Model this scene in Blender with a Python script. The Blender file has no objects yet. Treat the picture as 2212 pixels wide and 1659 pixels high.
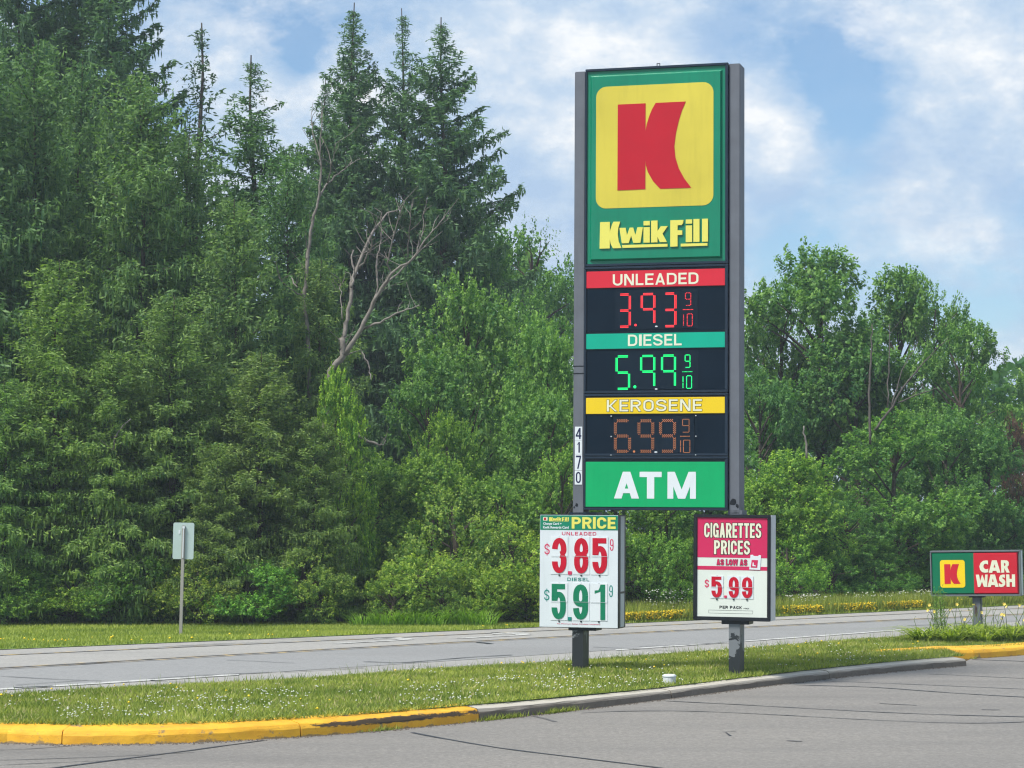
import bpy, bmesh, math, random
import numpy as np
from mathutils import Vector, Matrix

C = bpy.context.scene.collection
SC = bpy.context.scene
# ------------------------------------------------------------------ camera
F, CX, CY, HC = 4900.0, 1106.0, 829.5, 2.0          # photo geometry (2212 px wide scale)
PT = math.atan((1120 - CY) / F)
cd = bpy.data.cameras.new('camera'); cam = bpy.data.objects.new('camera', cd); C.objects.link(cam)
cam.location = (0, 0, HC); cam.rotation_euler = (math.pi / 2 + PT, 0, 0)
cd.sensor_width = 36.0; cd.lens = 36.0 * F / 2212.0
cd.clip_start = 0.1; cd.clip_end = 3000
SC.camera = cam
# ------------------------------------------------------------------ world, sun, exposure
SUN_EL, SUN_AZ = math.radians(56), math.radians(-128)   # azimuth from +Y (view), negative = left
w = bpy.data.worlds.new('World'); SC.world = w; w.use_nodes = True
nt = w.node_tree; nt.nodes.clear()
def N(nt, t, **k):
    n = nt.nodes.new(t)
    for a, b in k.items():
        if a.startswith('i_'):
            n.inputs[int(a[2:]) if a[2:].isdigit() else a[2:]].default_value = b
        else: setattr(n, a, b)
    return n
def mathn(nt, op, a, b=None, clamp=False):
    n = nt.nodes.new('ShaderNodeMath'); n.operation = op; n.use_clamp = clamp
    for i, v in enumerate((a, b)):
        if v is None: continue
        if isinstance(v, (int, float)): n.inputs[i].default_value = v
        else: nt.links.new(v, n.inputs[i])
    return n.outputs[0]
def ramp(nt, src, stops, interp='LINEAR'):
    n = nt.nodes.new('ShaderNodeValToRGB'); n.color_ramp.interpolation = interp
    e = n.color_ramp.elements
    while len(e) < len(stops): e.new(0.5)
    for q, (p, c) in zip(e, stops):
        q.position = p; q.color = (c, c, c, 1) if isinstance(c, (int, float)) else (*c, 1)
    nt.links.new(src, n.inputs[0]); return n.outputs[0]
def mix(nt, f, a, b, mode='MIX'):
    n = nt.nodes.new('ShaderNodeMix'); n.data_type = 'RGBA'; n.blend_type = mode; n.clamp_factor = True
    for i, v in ((0, f), (6, a), (7, b)):
        if isinstance(v, (int, float)): n.inputs[i].default_value = v
        elif isinstance(v, tuple): n.inputs[i].default_value = (*v, 1) if len(v) == 3 else v
        else: nt.links.new(v, n.inputs[i])
    return n.outputs[2]
sky = N(nt, 'ShaderNodeTexSky', sky_type='NISHITA', sun_disc=False, sun_elevation=SUN_EL,
        sun_rotation=SUN_AZ, air_density=1.0, dust_density=0.6, ozone_density=1.2)
tc = N(nt, 'ShaderNodeTexCoord')
def noise(nt, vec, scale, detail=6, rough=0.55, dist=0.0):
    n = N(nt, 'ShaderNodeTexNoise'); n.inputs['Scale'].default_value = scale
    n.inputs['Detail'].default_value = detail; n.inputs['Roughness'].default_value = rough
    n.inputs['Distortion'].default_value = dist
    if vec is not None: nt.links.new(vec, n.inputs['Vector'])
    return n.outputs[0]
mp = N(nt, 'ShaderNodeMapping'); mp.inputs['Location'].default_value = (3.2, 1.7, 0.4); mp.inputs['Scale'].default_value = (1, 1, 1.7)
nt.links.new(tc.outputs['Generated'], mp.inputs[0])
cover = noise(nt, mp.outputs[0], 10.0, 14, 0.64, 0.0)
def sky_dir(px, py):
    b = (CY - py) / F; a = (px - CX) / F
    v = Vector((a, math.cos(PT) - b * math.sin(PT), math.sin(PT) + b * math.cos(PT))); v.normalize(); return v
def gap(px, py, k):                                   # a thinner place in the cloud deck
    d = N(nt, 'ShaderNodeVectorMath', operation='DISTANCE'); nt.links.new(tc.outputs['Generated'], d.inputs[0])
    d.inputs[1].default_value = sky_dir(px, py)
    return mathn(nt, 'MULTIPLY', mathn(nt, 'POWER', 2.718, mathn(nt, 'MULTIPLY', mathn(nt, 'POWER', mathn(nt, 'DIVIDE', d.outputs['Value'], k), 2.0), -1.0)), 0.3)
def add_spots(v, spots, sign):
    for px, py, k, a in spots: v = mathn(nt, 'ADD', v, mathn(nt, 'MULTIPLY', gap(px, py, k), sign * a))
    return v
c1 = add_spots(cover, ((1780, 60, .034, .66), (1850, 210, .024, .55), (1840, 330, .018, .30), (655, 115, .011, .75), (1650, 540, .035, .35), (2000, 560, .035, .3), (1560, 60, .02, .3)), -1)
c1 = add_spots(c1, ((2110, 150, .030, .5), (1230, 130, .045, .5), (1690, 330, .022, .55), (1990, 410, .018, .35), (500, 120, .03, .4), (1500, 420, .04, .2), (1100, 330, .05, .4)), 1)
mask = ramp(nt, c1, [(0.33, 0.08), (0.43, 0.60), (0.53, 1.0)])
mp2 = N(nt, 'ShaderNodeMapping'); mp2.inputs['Location'].default_value = (1.1, 5.3, 2.2); mp2.inputs['Scale'].default_value = (1, 1, 1.7)
nt.links.new(tc.outputs['Generated'], mp2.inputs[0])
shade = noise(nt, mp2.outputs[0], 21.0, 15, 0.66, 0.0)
sh1 = add_spots(shade, ((1235, 120, .016, .45), (1680, 300, .016, .42), (1980, 405, .012, .40), (2150, 110, .020, .40), (1180, 40, .02, .2), (560, 60, .02, .2), (1250, 250, .02, .25), (420, 150, .03, .15)), 1)
sh1 = add_spots(sh1, ((1500, 60, .02, .2), (1560, 400, .03, .12), (2150, 330, .03, .15), (1150, 400, .03, .15)), -1)
cloud = ramp(nt, sh1, [(0.38, (0.43, 0.58, 0.79)), (0.49, (0.54, 0.67, 0.83)), (0.57, (0.67, 0.76, 0.87)), (0.70, (0.93, 0.95, 0.97))])
bg1 = N(nt, 'ShaderNodeBackground'); bg1.inputs['Strength'].default_value = 0.085
nt.links.new(mix(nt, 1.0, sky.outputs[0], (0.80, 0.97, 1.10), 'MULTIPLY'), bg1.inputs[0])
bg2 = N(nt, 'ShaderNodeBackground'); bg2.inputs['Strength'].default_value = 0.70; nt.links.new(cloud, bg2.inputs[0])
mx = N(nt, 'ShaderNodeMixShader'); out = N(nt, 'ShaderNodeOutputWorld')
nt.links.new(mask, mx.inputs[0]); nt.links.new(bg1.outputs[0], mx.inputs[1]); nt.links.new(bg2.outputs[0], mx.inputs[2])
nt.links.new(mx.outputs[0], out.inputs[0])
sd = bpy.data.lights.new('sun', 'SUN'); sd.energy = 4.0; sd.angle = math.radians(15); sd.color = (1, 0.955, 0.88)
so = bpy.data.objects.new('sun', sd); C.objects.link(so)
sv = Vector((math.sin(SUN_AZ) * math.cos(SUN_EL), math.cos(SUN_AZ) * math.cos(SUN_EL), math.sin(SUN_EL)))
so.rotation_euler = sv.to_track_quat('Z', 'Y').to_euler()
vs = SC.view_settings; vs.view_transform = 'Standard'; vs.look = 'None'; vs.exposure = 0.62; vs.gamma = 1.0; vs.use_curve_mapping = False
SC.cycles.filter_width = 1.2; SC.cycles.use_denoising = True; SC.cycles.max_bounces = 6; SC.cycles.transparent_max_bounces = 4

# ------------------------------------------------------------------ helpers
rng = np.random.default_rng(7); random.seed(7)
def ray(x, y):
    a = (x - CX) / F; b = (CY - y) / F
    return a, math.cos(PT) - b * math.sin(PT), math.sin(PT) + b * math.cos(PT)
def G(x, y, z=0.0):                                    # photo pixel -> place on level z
    d = ray(x, y); t = (z - HC) / d[2]; return d[0] * t, d[1] * t
def height_at(y, Y):
    d = ray(CX, y); return HC + d[2] / d[1] * Y
def tag(o, label=None, cat=None, group=None, kind=None):
    if label: o['label'] = label
    if cat: o['category'] = cat
    if group: o['group'] = group
    if kind: o['kind'] = kind
    return o
def thing(name, label, cat, loc=(0, 0, 0), rot=(0, 0, 0), group=None):
    o = bpy.data.objects.new(name, None); C.objects.link(o); o.location = loc; o.rotation_euler = rot
    o.empty_display_size = 0.2
    return tag(o, label, cat, group)
def link(name, me, mats, parent=None, loc=None):
    if not isinstance(mats, (list, tuple)): mats = [mats]
    if len(me.materials) == 0:
        for m in mats: me.materials.append(m)
    o = bpy.data.objects.new(name, me); C.objects.link(o)
    if parent: o.parent = parent
    if loc: o.location = loc
    return o
def mesh(name, V, Fc, mats, parent=None, smooth=False, tint=None):
    V = np.asarray(V, dtype=np.float32); me = bpy.data.meshes.new(name)
    if isinstance(Fc, np.ndarray):
        k = Fc.shape[1]; n = len(Fc)
        me.vertices.add(len(V)); me.vertices.foreach_set('co', V.ravel())
        me.loops.add(n * k); me.loops.foreach_set('vertex_index', Fc.ravel().astype(np.int32))
        me.polygons.add(n); me.polygons.foreach_set('loop_start', np.arange(0, n * k, k, dtype=np.int32))
        me.polygons.foreach_set('loop_total', np.full(n, k, dtype=np.int32))
        me.update(calc_edges=True); me.validate()
    else:
        me.from_pydata([tuple(map(float, v)) for v in V], [], Fc); me.update()
    if tint is not None:
        a = me.attributes.new('tint', 'FLOAT', 'FACE'); a.data.foreach_set('value', np.asarray(tint, dtype=np.float32))
    if smooth: me.polygons.foreach_set('use_smooth', np.ones(len(me.polygons), dtype=bool))
    return link(name, me, mats, parent)
class MB:
    def __init__(s): s.v = []; s.f = []; s.m = []
    def add(s, V, Fc, mi=0):
        b = len(s.v); s.v += [tuple(v) for v in V]; s.f += [tuple(i + b for i in f) for f in Fc]; s.m += [mi] * len(Fc); return s
    def box(s, x0, x1, y0, y1, z0, z1, mi=0):
        return s.add([(x0, y0, z0), (x1, y0, z0), (x1, y1, z0), (x0, y1, z0), (x0, y0, z1), (x1, y0, z1), (x1, y1, z1), (x0, y1, z1)],
                     [(0, 3, 2, 1), (4, 5, 6, 7), (0, 1, 5, 4), (1, 2, 6, 5), (2, 3, 7, 6), (3, 0, 4, 7)], mi)
    def prism(s, pts, y0, y1, mi=0):                   # outline in x,z facing -y; y0 is the front
        n = len(pts)
        from mathutils.geometry import tessellate_polygon
        tri = tessellate_polygon([[Vector((p[0], p[1], 0)) for p in pts]])
        V = [(p[0], y0, p[1]) for p in pts] + [(p[0], y1, p[1]) for p in pts]
        Fc = [tuple(t) for t in tri]
        a = sum((pts[i][0] * pts[(i + 1) % n][1] - pts[(i + 1) % n][0] * pts[i][1]) for i in range(n))
        for i in range(n):
            j = (i + 1) % n
            Fc.append((j, i, i + n, j + n) if a > 0 else (i, j, j + n, i + n))
        return s.add(V, Fc, mi)
    def tube(s, P, R, k=6, mi=0, cap=True):
        P = [Vector(p) for p in P]; V = []; Fc = []
        for i, p in enumerate(P):
            d = (P[min(i + 1, len(P) - 1)] - P[max(i - 1, 0)]).normalized()
            u = d.orthogonal().normalized() if i == 0 else (pu - d * pu.dot(d)).normalized()
            pu = u; v = d.cross(u)
            for j in range(k):
                a = 2 * math.pi * j / k; V.append(p + (u * math.cos(a) + v * math.sin(a)) * R[i])
        for i in range(len(P) - 1):
            for j in range(k):
                a = i * k + j; b = i * k + (j + 1) % k; Fc.append((a, b, b + k, a + k))
        if cap: Fc.append(tuple(range(k))[::-1]); Fc.append(tuple((len(P) - 1) * k + j for j in range(k)))
        return s.add(V, Fc, mi)
    def build(s, name, mats, parent=None, smooth=False, bevel=0, at=None):
        me = bpy.data.meshes.new(name); me.from_pydata(s.v, [], s.f); me.update()
        if not isinstance(mats, (list, tuple)): mats = [mats]
        for m in mats: me.materials.append(m)
        me.polygons.foreach_set('material_index', s.m)
        if smooth: me.polygons.foreach_set('use_smooth', [True] * len(s.f))
        if bevel:
            bm = bmesh.new(); bm.from_mesh(me)
            bmesh.ops.bevel(bm, geom=[e for e in bm.edges if len(e.link_faces) == 2 and e.calc_face_angle(0) > 0.6], offset=bevel, segments=2, affect='EDGES', clamp_overlap=True)
            bm.to_mesh(me); bm.free()
        o = bpy.data.objects.new(name, me); C.objects.link(o)
        if parent: o.parent = parent
        if at: o.location = at
        return o
def rrect(x0, x1, z0, z1, r, n=6):
    P = []
    for cx, cz, a0 in ((x1 - r, z0 + r, -90), (x1 - r, z1 - r, 0), (x0 + r, z1 - r, 90), (x0 + r, z0 + r, 180)):
        for i in range(n + 1):
            a = math.radians(a0 + 90 * i / n); P.append((cx + r * math.cos(a), cz + r * math.sin(a)))
    return P

# ------------------------------------------------------------------ materials
def newmat(name):
    m = bpy.data.materials.new(name); m.use_nodes = True; t = m.node_tree
    return m, t, t.nodes['Principled BSDF']
def flat(name, col, rough=0.5, spec=0.4, var=0.06, scale=9.0, metal=0.0, dirt=None, bump=0.0):
    m, t, b = newmat(name)
    tcn = N(t, 'ShaderNodeTexCoord')
    n = noise(t, tcn.outputs['Object'], scale, 5, 0.6)
    c = mix(t, ramp(t, n, [(0.3, 0), (0.7, 1)]), tuple(x * (1 - var) for x in col), tuple(min(1, x * (1 + var)) for x in col))
    if dirt:
        mpn = N(t, 'ShaderNodeMapping'); mpn.inputs['Scale'].default_value = (14, 14, 1.2); t.links.new(tcn.outputs['Object'], mpn.inputs[0])
        st = ramp(t, noise(t, mpn.outputs[0], 1.0, 4, 0.6), [(0.5, 0), (0.75, dirt)])
        c = mix(t, st, c, tuple(x * 0.55 for x in col))
    t.links.new(c, b.inputs['Base Color'])
    b.inputs['Roughness'].default_value = rough; b.inputs['Specular IOR Level'].default_value = spec; b.inputs['Metallic'].default_value = metal
    if bump:
        bp = N(t, 'ShaderNodeBump'); bp.inputs['Strength'].default_value = bump; bp.inputs['Distance'].default_value = 0.01
        t.links.new(noise(t, tcn.outputs['Object'], scale * 6, 4, 0.6), bp.inputs['Height']); t.links.new(bp.outputs[0], b.inputs['Normal'])
    return m
def glow(name, col, st):
    m, t, b = newmat(name)
    b.inputs['Base Color'].default_value = (*[c * 0.3 for c in col], 1); b.inputs['Emission Color'].default_value = (*col, 1); b.inputs['Emission Strength'].default_value = st
    return m
M = {}
M['pole'] = flat('grey_pole_paint', (0.112, 0.124, 0.148), 0.55, 0.3, 0.10, 4, dirt=0.25)
M['pole_side'] = M['pole']
M['frame'] = flat('dark_cabinet_paint', (0.012, 0.024, 0.042), 0.38, 0.3, 0.15, 5)
M['display'] = flat('display_glass', (0.003, 0.010, 0.020), 0.30, 0.14, 0.10, 3)
M['module'] = flat('display_module', (0.005, 0.013, 0.024), 0.4, 0.14, 0.10, 3)
M['green'] = flat('sign_green', (0.000, 0.185, 0.100), 0.28, 0.5, 0.10, 1.2, dirt=0.28)
M['yellow'] = flat('sign_yellow', (0.56, 0.475, 0.055), 0.35, 0.4, 0.08, 1.2, dirt=0.20)
M['letteryellow'] = flat('raised_letter_yellow', (0.66, 0.62, 0.12), 0.4, 0.3, 0.03)
M['red'] = flat('sign_red', (0.43, 0.006, 0.018), 0.4, 0.3, 0.05, 2)
M['stripred'] = flat('strip_red', (0.56, 0.020, 0.038), 0.35, 0.3, 0.04, 3)
M['stripgreen'] = flat('strip_green', (0.000, 0.34, 0.225), 0.35, 0.3, 0.04, 3)
M['stripyellow'] = flat('strip_yellow', (0.70, 0.50, 0.012), 0.35, 0.3, 0.03, 3)
M['atmgreen'] = flat('atm_green', (0.000, 0.33, 0.112), 0.35, 0.3, 0.07, 1.5, dirt=0.12)
M['cream'] = flat('cream_lettering', (0.66, 0.67, 0.52), 0.45, 0.3, 0.03)
M['white'] = flat('white_board', (0.585, 0.635, 0.675), 0.35, 0.4, 0.04, 2, dirt=0.14)
M['card'] = flat('number_card', (0.62, 0.665, 0.70), 0.3, 0.4, 0.02, 3)
M['paper'] = flat('poster_paper', (0.61, 0.66, 0.61), 0.3, 0.4, 0.03, 2)
M['cardred'] = flat('number_red', (0.46, 0.002, 0.020), 0.4, 0.3, 0.08, 8)
M['textred'] = flat('text_red', (0.55, 0.03, 0.10), 0.4, 0.3, 0.04)
M['textteal'] = flat('text_teal', (0.01, 0.20, 0.17), 0.4, 0.3, 0.04)
M['cardgreen'] = flat('number_green', (0.004, 0.17, 0.085), 0.4, 0.3, 0.06, 8)
M['pink'] = flat('poster_pink', (0.52, 0.018, 0.090), 0.35, 0.35, 0.05, 2)
M['black'] = flat('black_trim', (0.006, 0.008, 0.012), 0.4, 0.4, 0.1)
M['ink'] = flat('black_ink', (0.012, 0.012, 0.016), 0.5, 0.2, 0.05)
M['navy'] = flat('navy_ink', (0.012, 0.014, 0.06), 0.5, 0.2, 0.05)
M['alu'] = flat('grey_aluminium', (0.56, 0.60, 0.64), 0.45, 0.4, 0.04, 4, dirt=0.1)
M['lightalu'] = flat('pale_aluminium', (0.55, 0.58, 0.60), 0.4, 0.5, 0.05, 3, dirt=0.1)
M['steelback'] = flat('sign_back_metal', (0.40, 0.50, 0.48), 0.45, 0.5, 0.05, 2, dirt=0.1)
M['postgalv'] = flat('weathered_post', (0.30, 0.29, 0.26), 0.6, 0.3, 0.08, 4, dirt=0.3)
M['cw_green'] = flat('carwash_green', (0.000, 0.135, 0.062), 0.3, 0.4, 0.05, 3)
M['cw_red'] = flat('carwash_red', (0.50, 0.012, 0.028), 0.3, 0.4, 0.05, 3)
M['cw_yellow'] = flat('carwash_yellow', (0.75, 0.53, 0.01), 0.4, 0.3, 0.04, 3)
M['cw_frame'] = flat('carwash_frame', (0.13, 0.145, 0.155), 0.5, 0.3, 0.08, 4)
M['led_red'] = glow('led_red', (1.0, 0.03, 0.04), 1.0)
M['led_green'] = glow('led_green', (0.0, 0.95, 0.20), 0.9)
M['led_amber'] = glow('led_amber', (0.72, 0.26, 0.09), 0.36)
def paint_peel(name, bias=0.0):                                  # black-and-grey pole foot with peeling paint
    m, t, b = newmat(name); tcn = N(t, 'ShaderNodeTexCoord')
    n = noise(t, tcn.outputs['Object'], 3.3, 5, 0.62, 0.6)
    sep = N(t, 'ShaderNodeSeparateXYZ'); t.links.new(tcn.outputs['Object'], sep.inputs[0])
    low = mathn(t, 'MULTIPLY', mathn(t, 'SUBTRACT', 0.42, sep.outputs[2]), 0.55)
    k = ramp(t, mathn(t, 'ADD', mathn(t, 'ADD', n, bias), low), [(0.545, 0), (0.555, 1)])
    c = mix(t, k, (0.15, 0.165, 0.18), (0.012, 0.016, 0.02)); t.links.new(c, b.inputs['Base Color'])
    b.inputs['Roughness'].default_value = 0.5; return m
M['peel'] = paint_peel('peeling_pole_paint', .055); M['peel2'] = paint_peel('mostly_bare_pole_paint', .23)
def asphalt(name, a, c2, speck=0.3, seed=0.0):
    m, t, b = newmat(name); tcn = N(t, 'ShaderNodeTexCoord'); o = tcn.outputs['Object']
    mpn = N(t, 'ShaderNodeMapping'); mpn.inputs['Location'].default_value = (seed, seed * 2, 0); mpn.inputs['Rotation'].default_value = (0, 0, -0.75); mpn.inputs['Scale'].default_value = (0.25, 1, 1)
    t.links.new(o, mpn.inputs[0])
    big = noise(t, mpn.outputs[0], 0.9, 7, 0.68); fine = noise(t, o, 26, 7, 0.85); mid = noise(t, o, 4, 8, 0.72)
    c = mix(t, ramp(t, big, [(0.3, 0), (0.7, 1)]), a, c2)
    c = mix(t, mathn(t, 'MULTIPLY', ramp(t, fine, [(0.40, 1), (0.60, 0)]), speck), c, tuple(x * 0.45 for x in a))
    c = mix(t, ramp(t, mid, [(0.50, 0), (0.75, 0.5)]), c, tuple(x * 0.62 for x in a))
    c = mix(t, ramp(t, noise(t, o, 55, 3, 0.6), [(0.60, 0), (0.70, 0.6)]), c, (0.40, 0.38, 0.35))
    c = mix(t, ramp(t, noise(t, mpn.outputs[0], 0.45, 5, 0.55), [(0.52, 0), (0.66, 0.30)]), c, tuple(x * 0.60 for x in c2))
    c = mix(t, ramp(t, noise(t, o, 13, 6, 0.8), [(0.42, 0.42), (0.60, 0)]), c, tuple(x * 0.55 for x in c2))
    t.links.new(c, b.inputs['Base Color']); b.inputs['Roughness'].default_value = 0.85; b.inputs['Specular IOR Level'].default_value = 0.25
    bp = N(t, 'ShaderNodeBump'); bp.inputs['Strength'].default_value = 0.5; bp.inputs['Distance'].default_value = 0.006
    t.links.new(fine, bp.inputs['Height']); t.links.new(bp.outputs[0], b.inputs['Normal']); return m
M['lot'] = asphalt('parking_asphalt', (0.262, 0.246, 0.224), (0.190, 0.182, 0.172), 0.5)
M['road'] = asphalt('road_asphalt', (0.355, 0.343, 0.320), (0.305, 0.298, 0.283), 0.22, 4.0)
M['lane'] = asphalt('worn_lane_asphalt', (0.245, 0.248, 0.250), (0.275, 0.275, 0.272), 0.22, 9.0)
M['tar'] = flat('tar_seal', (0.030, 0.034, 0.042), 0.6, 0.3, 0.3, 6)
M['skid'] = flat('tyre_mark', (0.105, 0.103, 0.105), 0.8, 0.2, 0.2, 6)
def linepaint(name, col, keep=0.45):
    m, t, b = newmat(name); tcn = N(t, 'ShaderNodeTexCoord'); n = noise(t, tcn.outputs['Object'], 4.0, 8, 0.7)
    c = mix(t, ramp(t, n, [(keep, 0), (keep + 0.12, 1)]), (0.21, 0.205, 0.20), col); t.links.new(c, b.inputs['Base Color']); b.inputs['Roughness'].default_value = 0.7; return m
M['wline'] = linepaint('white_line_paint', (0.44, 0.44, 0.42), 0.40); M['yline'] = linepaint('yellow_line_paint', (0.50, 0.36, 0.14), 0.50)
def kerbmat(name, kind):
    m, t, b = newmat(name); tcn = N(t, 'ShaderNodeTexCoord'); o = tcn.outputs['Object']
    n1 = noise(t, o, 3, 6, 0.65); n2 = noise(t, o, 22, 6, 0.7, 0.8); sep = N(t, 'ShaderNodeSeparateXYZ'); t.links.new(o, sep.inputs[0])
    if kind == 'yellow':
        c = mix(t, ramp(t, n1, [(0.3, 0), (0.7, 1)]), (0.56, 0.27, 0.010), (0.74, 0.42, 0.020))
        c = mix(t, ramp(t, n2, [(0.60, 0), (0.70, 0.6)]), c, (0.20, 0.12, 0.03))
        n3 = noise(t, o, 5.5, 8, 0.72)
        foot = mathn(t, 'MULTIPLY', mathn(t, 'SUBTRACT', 0.03, sep.outputs[2]), 6.0, True)
        c = mix(t, ramp(t, mathn(t, 'ADD', n3, foot), [(0.60, 0), (0.66, 0.8)]), c, (0.17, 0.14, 0.09))
        # scuffed black rubber along the upper face near the bend
        ax = mathn(t, 'SUBTRACT', 1.0, mathn(t, 'DIVIDE', mathn(t, 'ABSOLUTE', mathn(t, 'ADD', sep.outputs[0], 1.05)), 1.0), True)
        az = mathn(t, 'SUBTRACT', 1.0, mathn(t, 'DIVIDE', mathn(t, 'ABSOLUTE', mathn(t, 'SUBTRACT', sep.outputs[2], 0.092)), 0.045), True)
        mpn = N(t, 'ShaderNodeMapping'); mpn.inputs['Scale'].default_value = (1.2, 1.2, 6); t.links.new(o, mpn.inputs[0])
        sc = mathn(t, 'MULTIPLY', mathn(t, 'MULTIPLY', mathn(t, 'POWER', ax, 0.3), mathn(t, 'POWER', az, 0.5)), mathn(t, 'ADD', mathn(t, 'MULTIPLY', noise(t, mpn.outputs[0], 6, 8, 0.8), 1.7), -0.08))
        c = mix(t, ramp(t, sc, [(0.42, 0), (0.50, 0.95)]), c, (0.022, 0.018, 0.016))
    else:
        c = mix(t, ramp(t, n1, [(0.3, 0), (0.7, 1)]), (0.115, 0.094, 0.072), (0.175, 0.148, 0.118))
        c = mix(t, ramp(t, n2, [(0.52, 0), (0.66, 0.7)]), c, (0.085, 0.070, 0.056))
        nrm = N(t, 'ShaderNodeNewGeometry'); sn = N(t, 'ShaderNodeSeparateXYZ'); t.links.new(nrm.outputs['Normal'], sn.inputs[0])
        c = mix(t, ramp(t, sn.outputs[2], [(0.45, 0), (0.75, 0.85)]), c, (0.46, 0.43, 0.37))  # light from above painted in: upward faces paler, front face left dark
    t.links.new(c, b.inputs['Base Color']); b.inputs['Roughness'].default_value = 0.75
    bp = N(t, 'ShaderNodeBump'); bp.inputs['Strength'].default_value = 0.6; bp.inputs['Distance'].default_value = 0.01
    t.links.new(n2, bp.inputs['Height']); t.links.new(bp.outputs[0], b.inputs['Normal']); return m
M['kyellow'] = kerbmat('yellow_kerb_paint', 'yellow'); M['kgrey'] = kerbmat('worn_lit_top_kerb_concrete', 'grey')
def leafmat(name, dark, light, trans=0.35, rough=0.6):
    m, t, b = newmat(name); at = N(t, 'ShaderNodeAttribute', attribute_name='tint'); oi = N(t, 'ShaderNodeObjectInfo')
    c = mix(t, at.outputs['Fac'], dark, light)
    c = mix(t, 1.0, c, oi.outputs['Color'], 'MULTIPLY')
    t.links.new(c, b.inputs['Base Color']); b.inputs['Roughness'].default_value = rough; b.inputs['Specular IOR Level'].default_value = 0.3
    tr = N(t, 'ShaderNodeBsdfTranslucent'); c2 = mix(t, 1.0, c, (1.1, 1.25, 0.55), 'MULTIPLY'); t.links.new(c2, tr.inputs[0])
    ms = N(t, 'ShaderNodeMixShader'); ms.inputs[0].default_value = trans
    t.links.new(b.outputs[0], ms.inputs[1]); t.links.new(tr.outputs[0], ms.inputs[2]); t.links.new(ms.outputs[0], t.nodes['Material Output'].inputs[0])
    return m
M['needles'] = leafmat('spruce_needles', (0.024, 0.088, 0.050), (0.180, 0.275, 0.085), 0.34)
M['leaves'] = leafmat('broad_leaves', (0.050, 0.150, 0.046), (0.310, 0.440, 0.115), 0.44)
M['grassm'] = leafmat('grass_blades', (0.105, 0.175, 0.022), (0.420, 0.450, 0.095), 0.36)
M['petal_w'] = flat('white_petals', (0.60, 0.62, 0.52), 0.7, 0.2, 0.05)
M['straw'] = flat('dry_straw', (0.36, 0.31, 0.16), 0.8, 0.1, 0.2); M['grit'] = flat('grit', (0.10, 0.085, 0.07), 0.9, 0.1, 0.5, 30)
M['petal_y'] = flat('yellow_petals', (0.80, 0.58, 0.03), 0.7, 0.2, 0.08)
M['petal_l'] = flat('pale_yellow_petals', (0.82, 0.66, 0.16), 0.7, 0.2, 0.08)
M['bark'] = flat('brown_bark', (0.075, 0.060, 0.048), 0.9, 0.1, 0.35, 12, bump=0.8)
M['deadwood'] = flat('bleached_deadwood', (0.185, 0.168, 0.150), 0.85, 0.1, 0.30, 9, bump=0.8)
M['greywood'] = flat('grey_deadwood', (0.10, 0.09, 0.08), 0.85, 0.1, 0.30, 9, bump=0.8)
M['stemgreen'] = flat('green_stem', (0.10, 0.15, 0.04), 0.7, 0.2, 0.2)
def groundmat(name, a, b2, s=1.5):
    m, t, b = newmat(name); tcn = N(t, 'ShaderNodeTexCoord'); o = tcn.outputs['Object']
    c = mix(t, ramp(t, noise(t, o, s, 8, 0.65), [(0.35, 0), (0.65, 1)]), a, b2)
    c = mix(t, ramp(t, noise(t, o, 45, 4, 0.7), [(0.4, 0), (0.7, 0.6)]), c, tuple(x * 0.5 for x in a)); t.links.new(c, b.inputs['Base Color'])
    b.inputs['Roughness'].default_value = 0.95; b.inputs['Specular IOR Level'].default_value = 0.1; return m
M['turf'] = groundmat('turf_soil', (0.080, 0.130, 0.026), (0.130, 0.175, 0.045))
M['verge'] = groundmat('mown_verge', (0.130, 0.200, 0.045), (0.190, 0.250, 0.070), 0.8)
M['forest'] = groundmat('forest_floor', (0.020, 0.025, 0.012), (0.035, 0.036, 0.018))

# ------------------------------------------------------------------ ground lines traced once from the photo, fitted as plain curves on the ground
def curve_on_ground(px, z=0.0, deg=2, ext=60):
    P = np.array([G(x, y, z) for x, y in px]); c = np.polyfit(P[:, 0], P[:, 1], deg)
    x0, x1 = P[:, 0].min(), P[:, 0].max(); d = np.polyder(c)
    s0, s1 = np.polyval(d, x0), np.polyval(d, x1)
    s0 = min(max(s0, 0.25), 1.3); s1 = min(max(s1, 0.25), 1.3)
    def f(x):
        x = np.asarray(x, float); xi = np.clip(x, x0, x1)
        return np.polyval(c, xi) + np.where(x < x0, (x - x0) * s0, 0) + np.where(x > x1, (x - x1) * s1, 0)
    return f
near_edge = curve_on_ground([(0, 1522), (320, 1501), (590, 1477), (1106, 1446), (1281, 1432), (1531, 1414), (1706, 1397), (1957, 1382)])
white_ln = curve_on_ground([(0, 1489), (115, 1482), (550, 1454), (1386, 1401), (1571, 1387), (1886, 1365)])
yel_ln = curve_on_ground([(0, 1444.7), (300, 1427), (480, 1415.5), (925, 1391), (1106, 1382), (1256, 1373), (1606, 1356), (1816, 1345)])
yel2_ln = curve_on_ground([(0, 1416), (75, 1412), (260, 1403), (470, 1392.5), (750, 1380), (1106, 1367), (1496, 1347), (2026, 1322)])
far_edge = curve_on_ground([(0, 1405), (250, 1392), (500, 1382), (750, 1371.5), (1106, 1359), (1346, 1346), (1676, 1333), (2026, 1315), (2212, 1307)])
kerb_ln = curve_on_ground([(0, 1611), (115, 1608.7), (280, 1601), (565, 1591), (800, 1582), (1000, 1567), (1106, 1553), (1231, 1537), (1356, 1522), (1556, 1495), (1726, 1472), (1856, 1457), (1956, 1448), (2093, 1440)], 0, 3)
KX1 = G(2093, 1440)[0]
XS = np.arange(-40, 40.1, 0.5)
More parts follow.
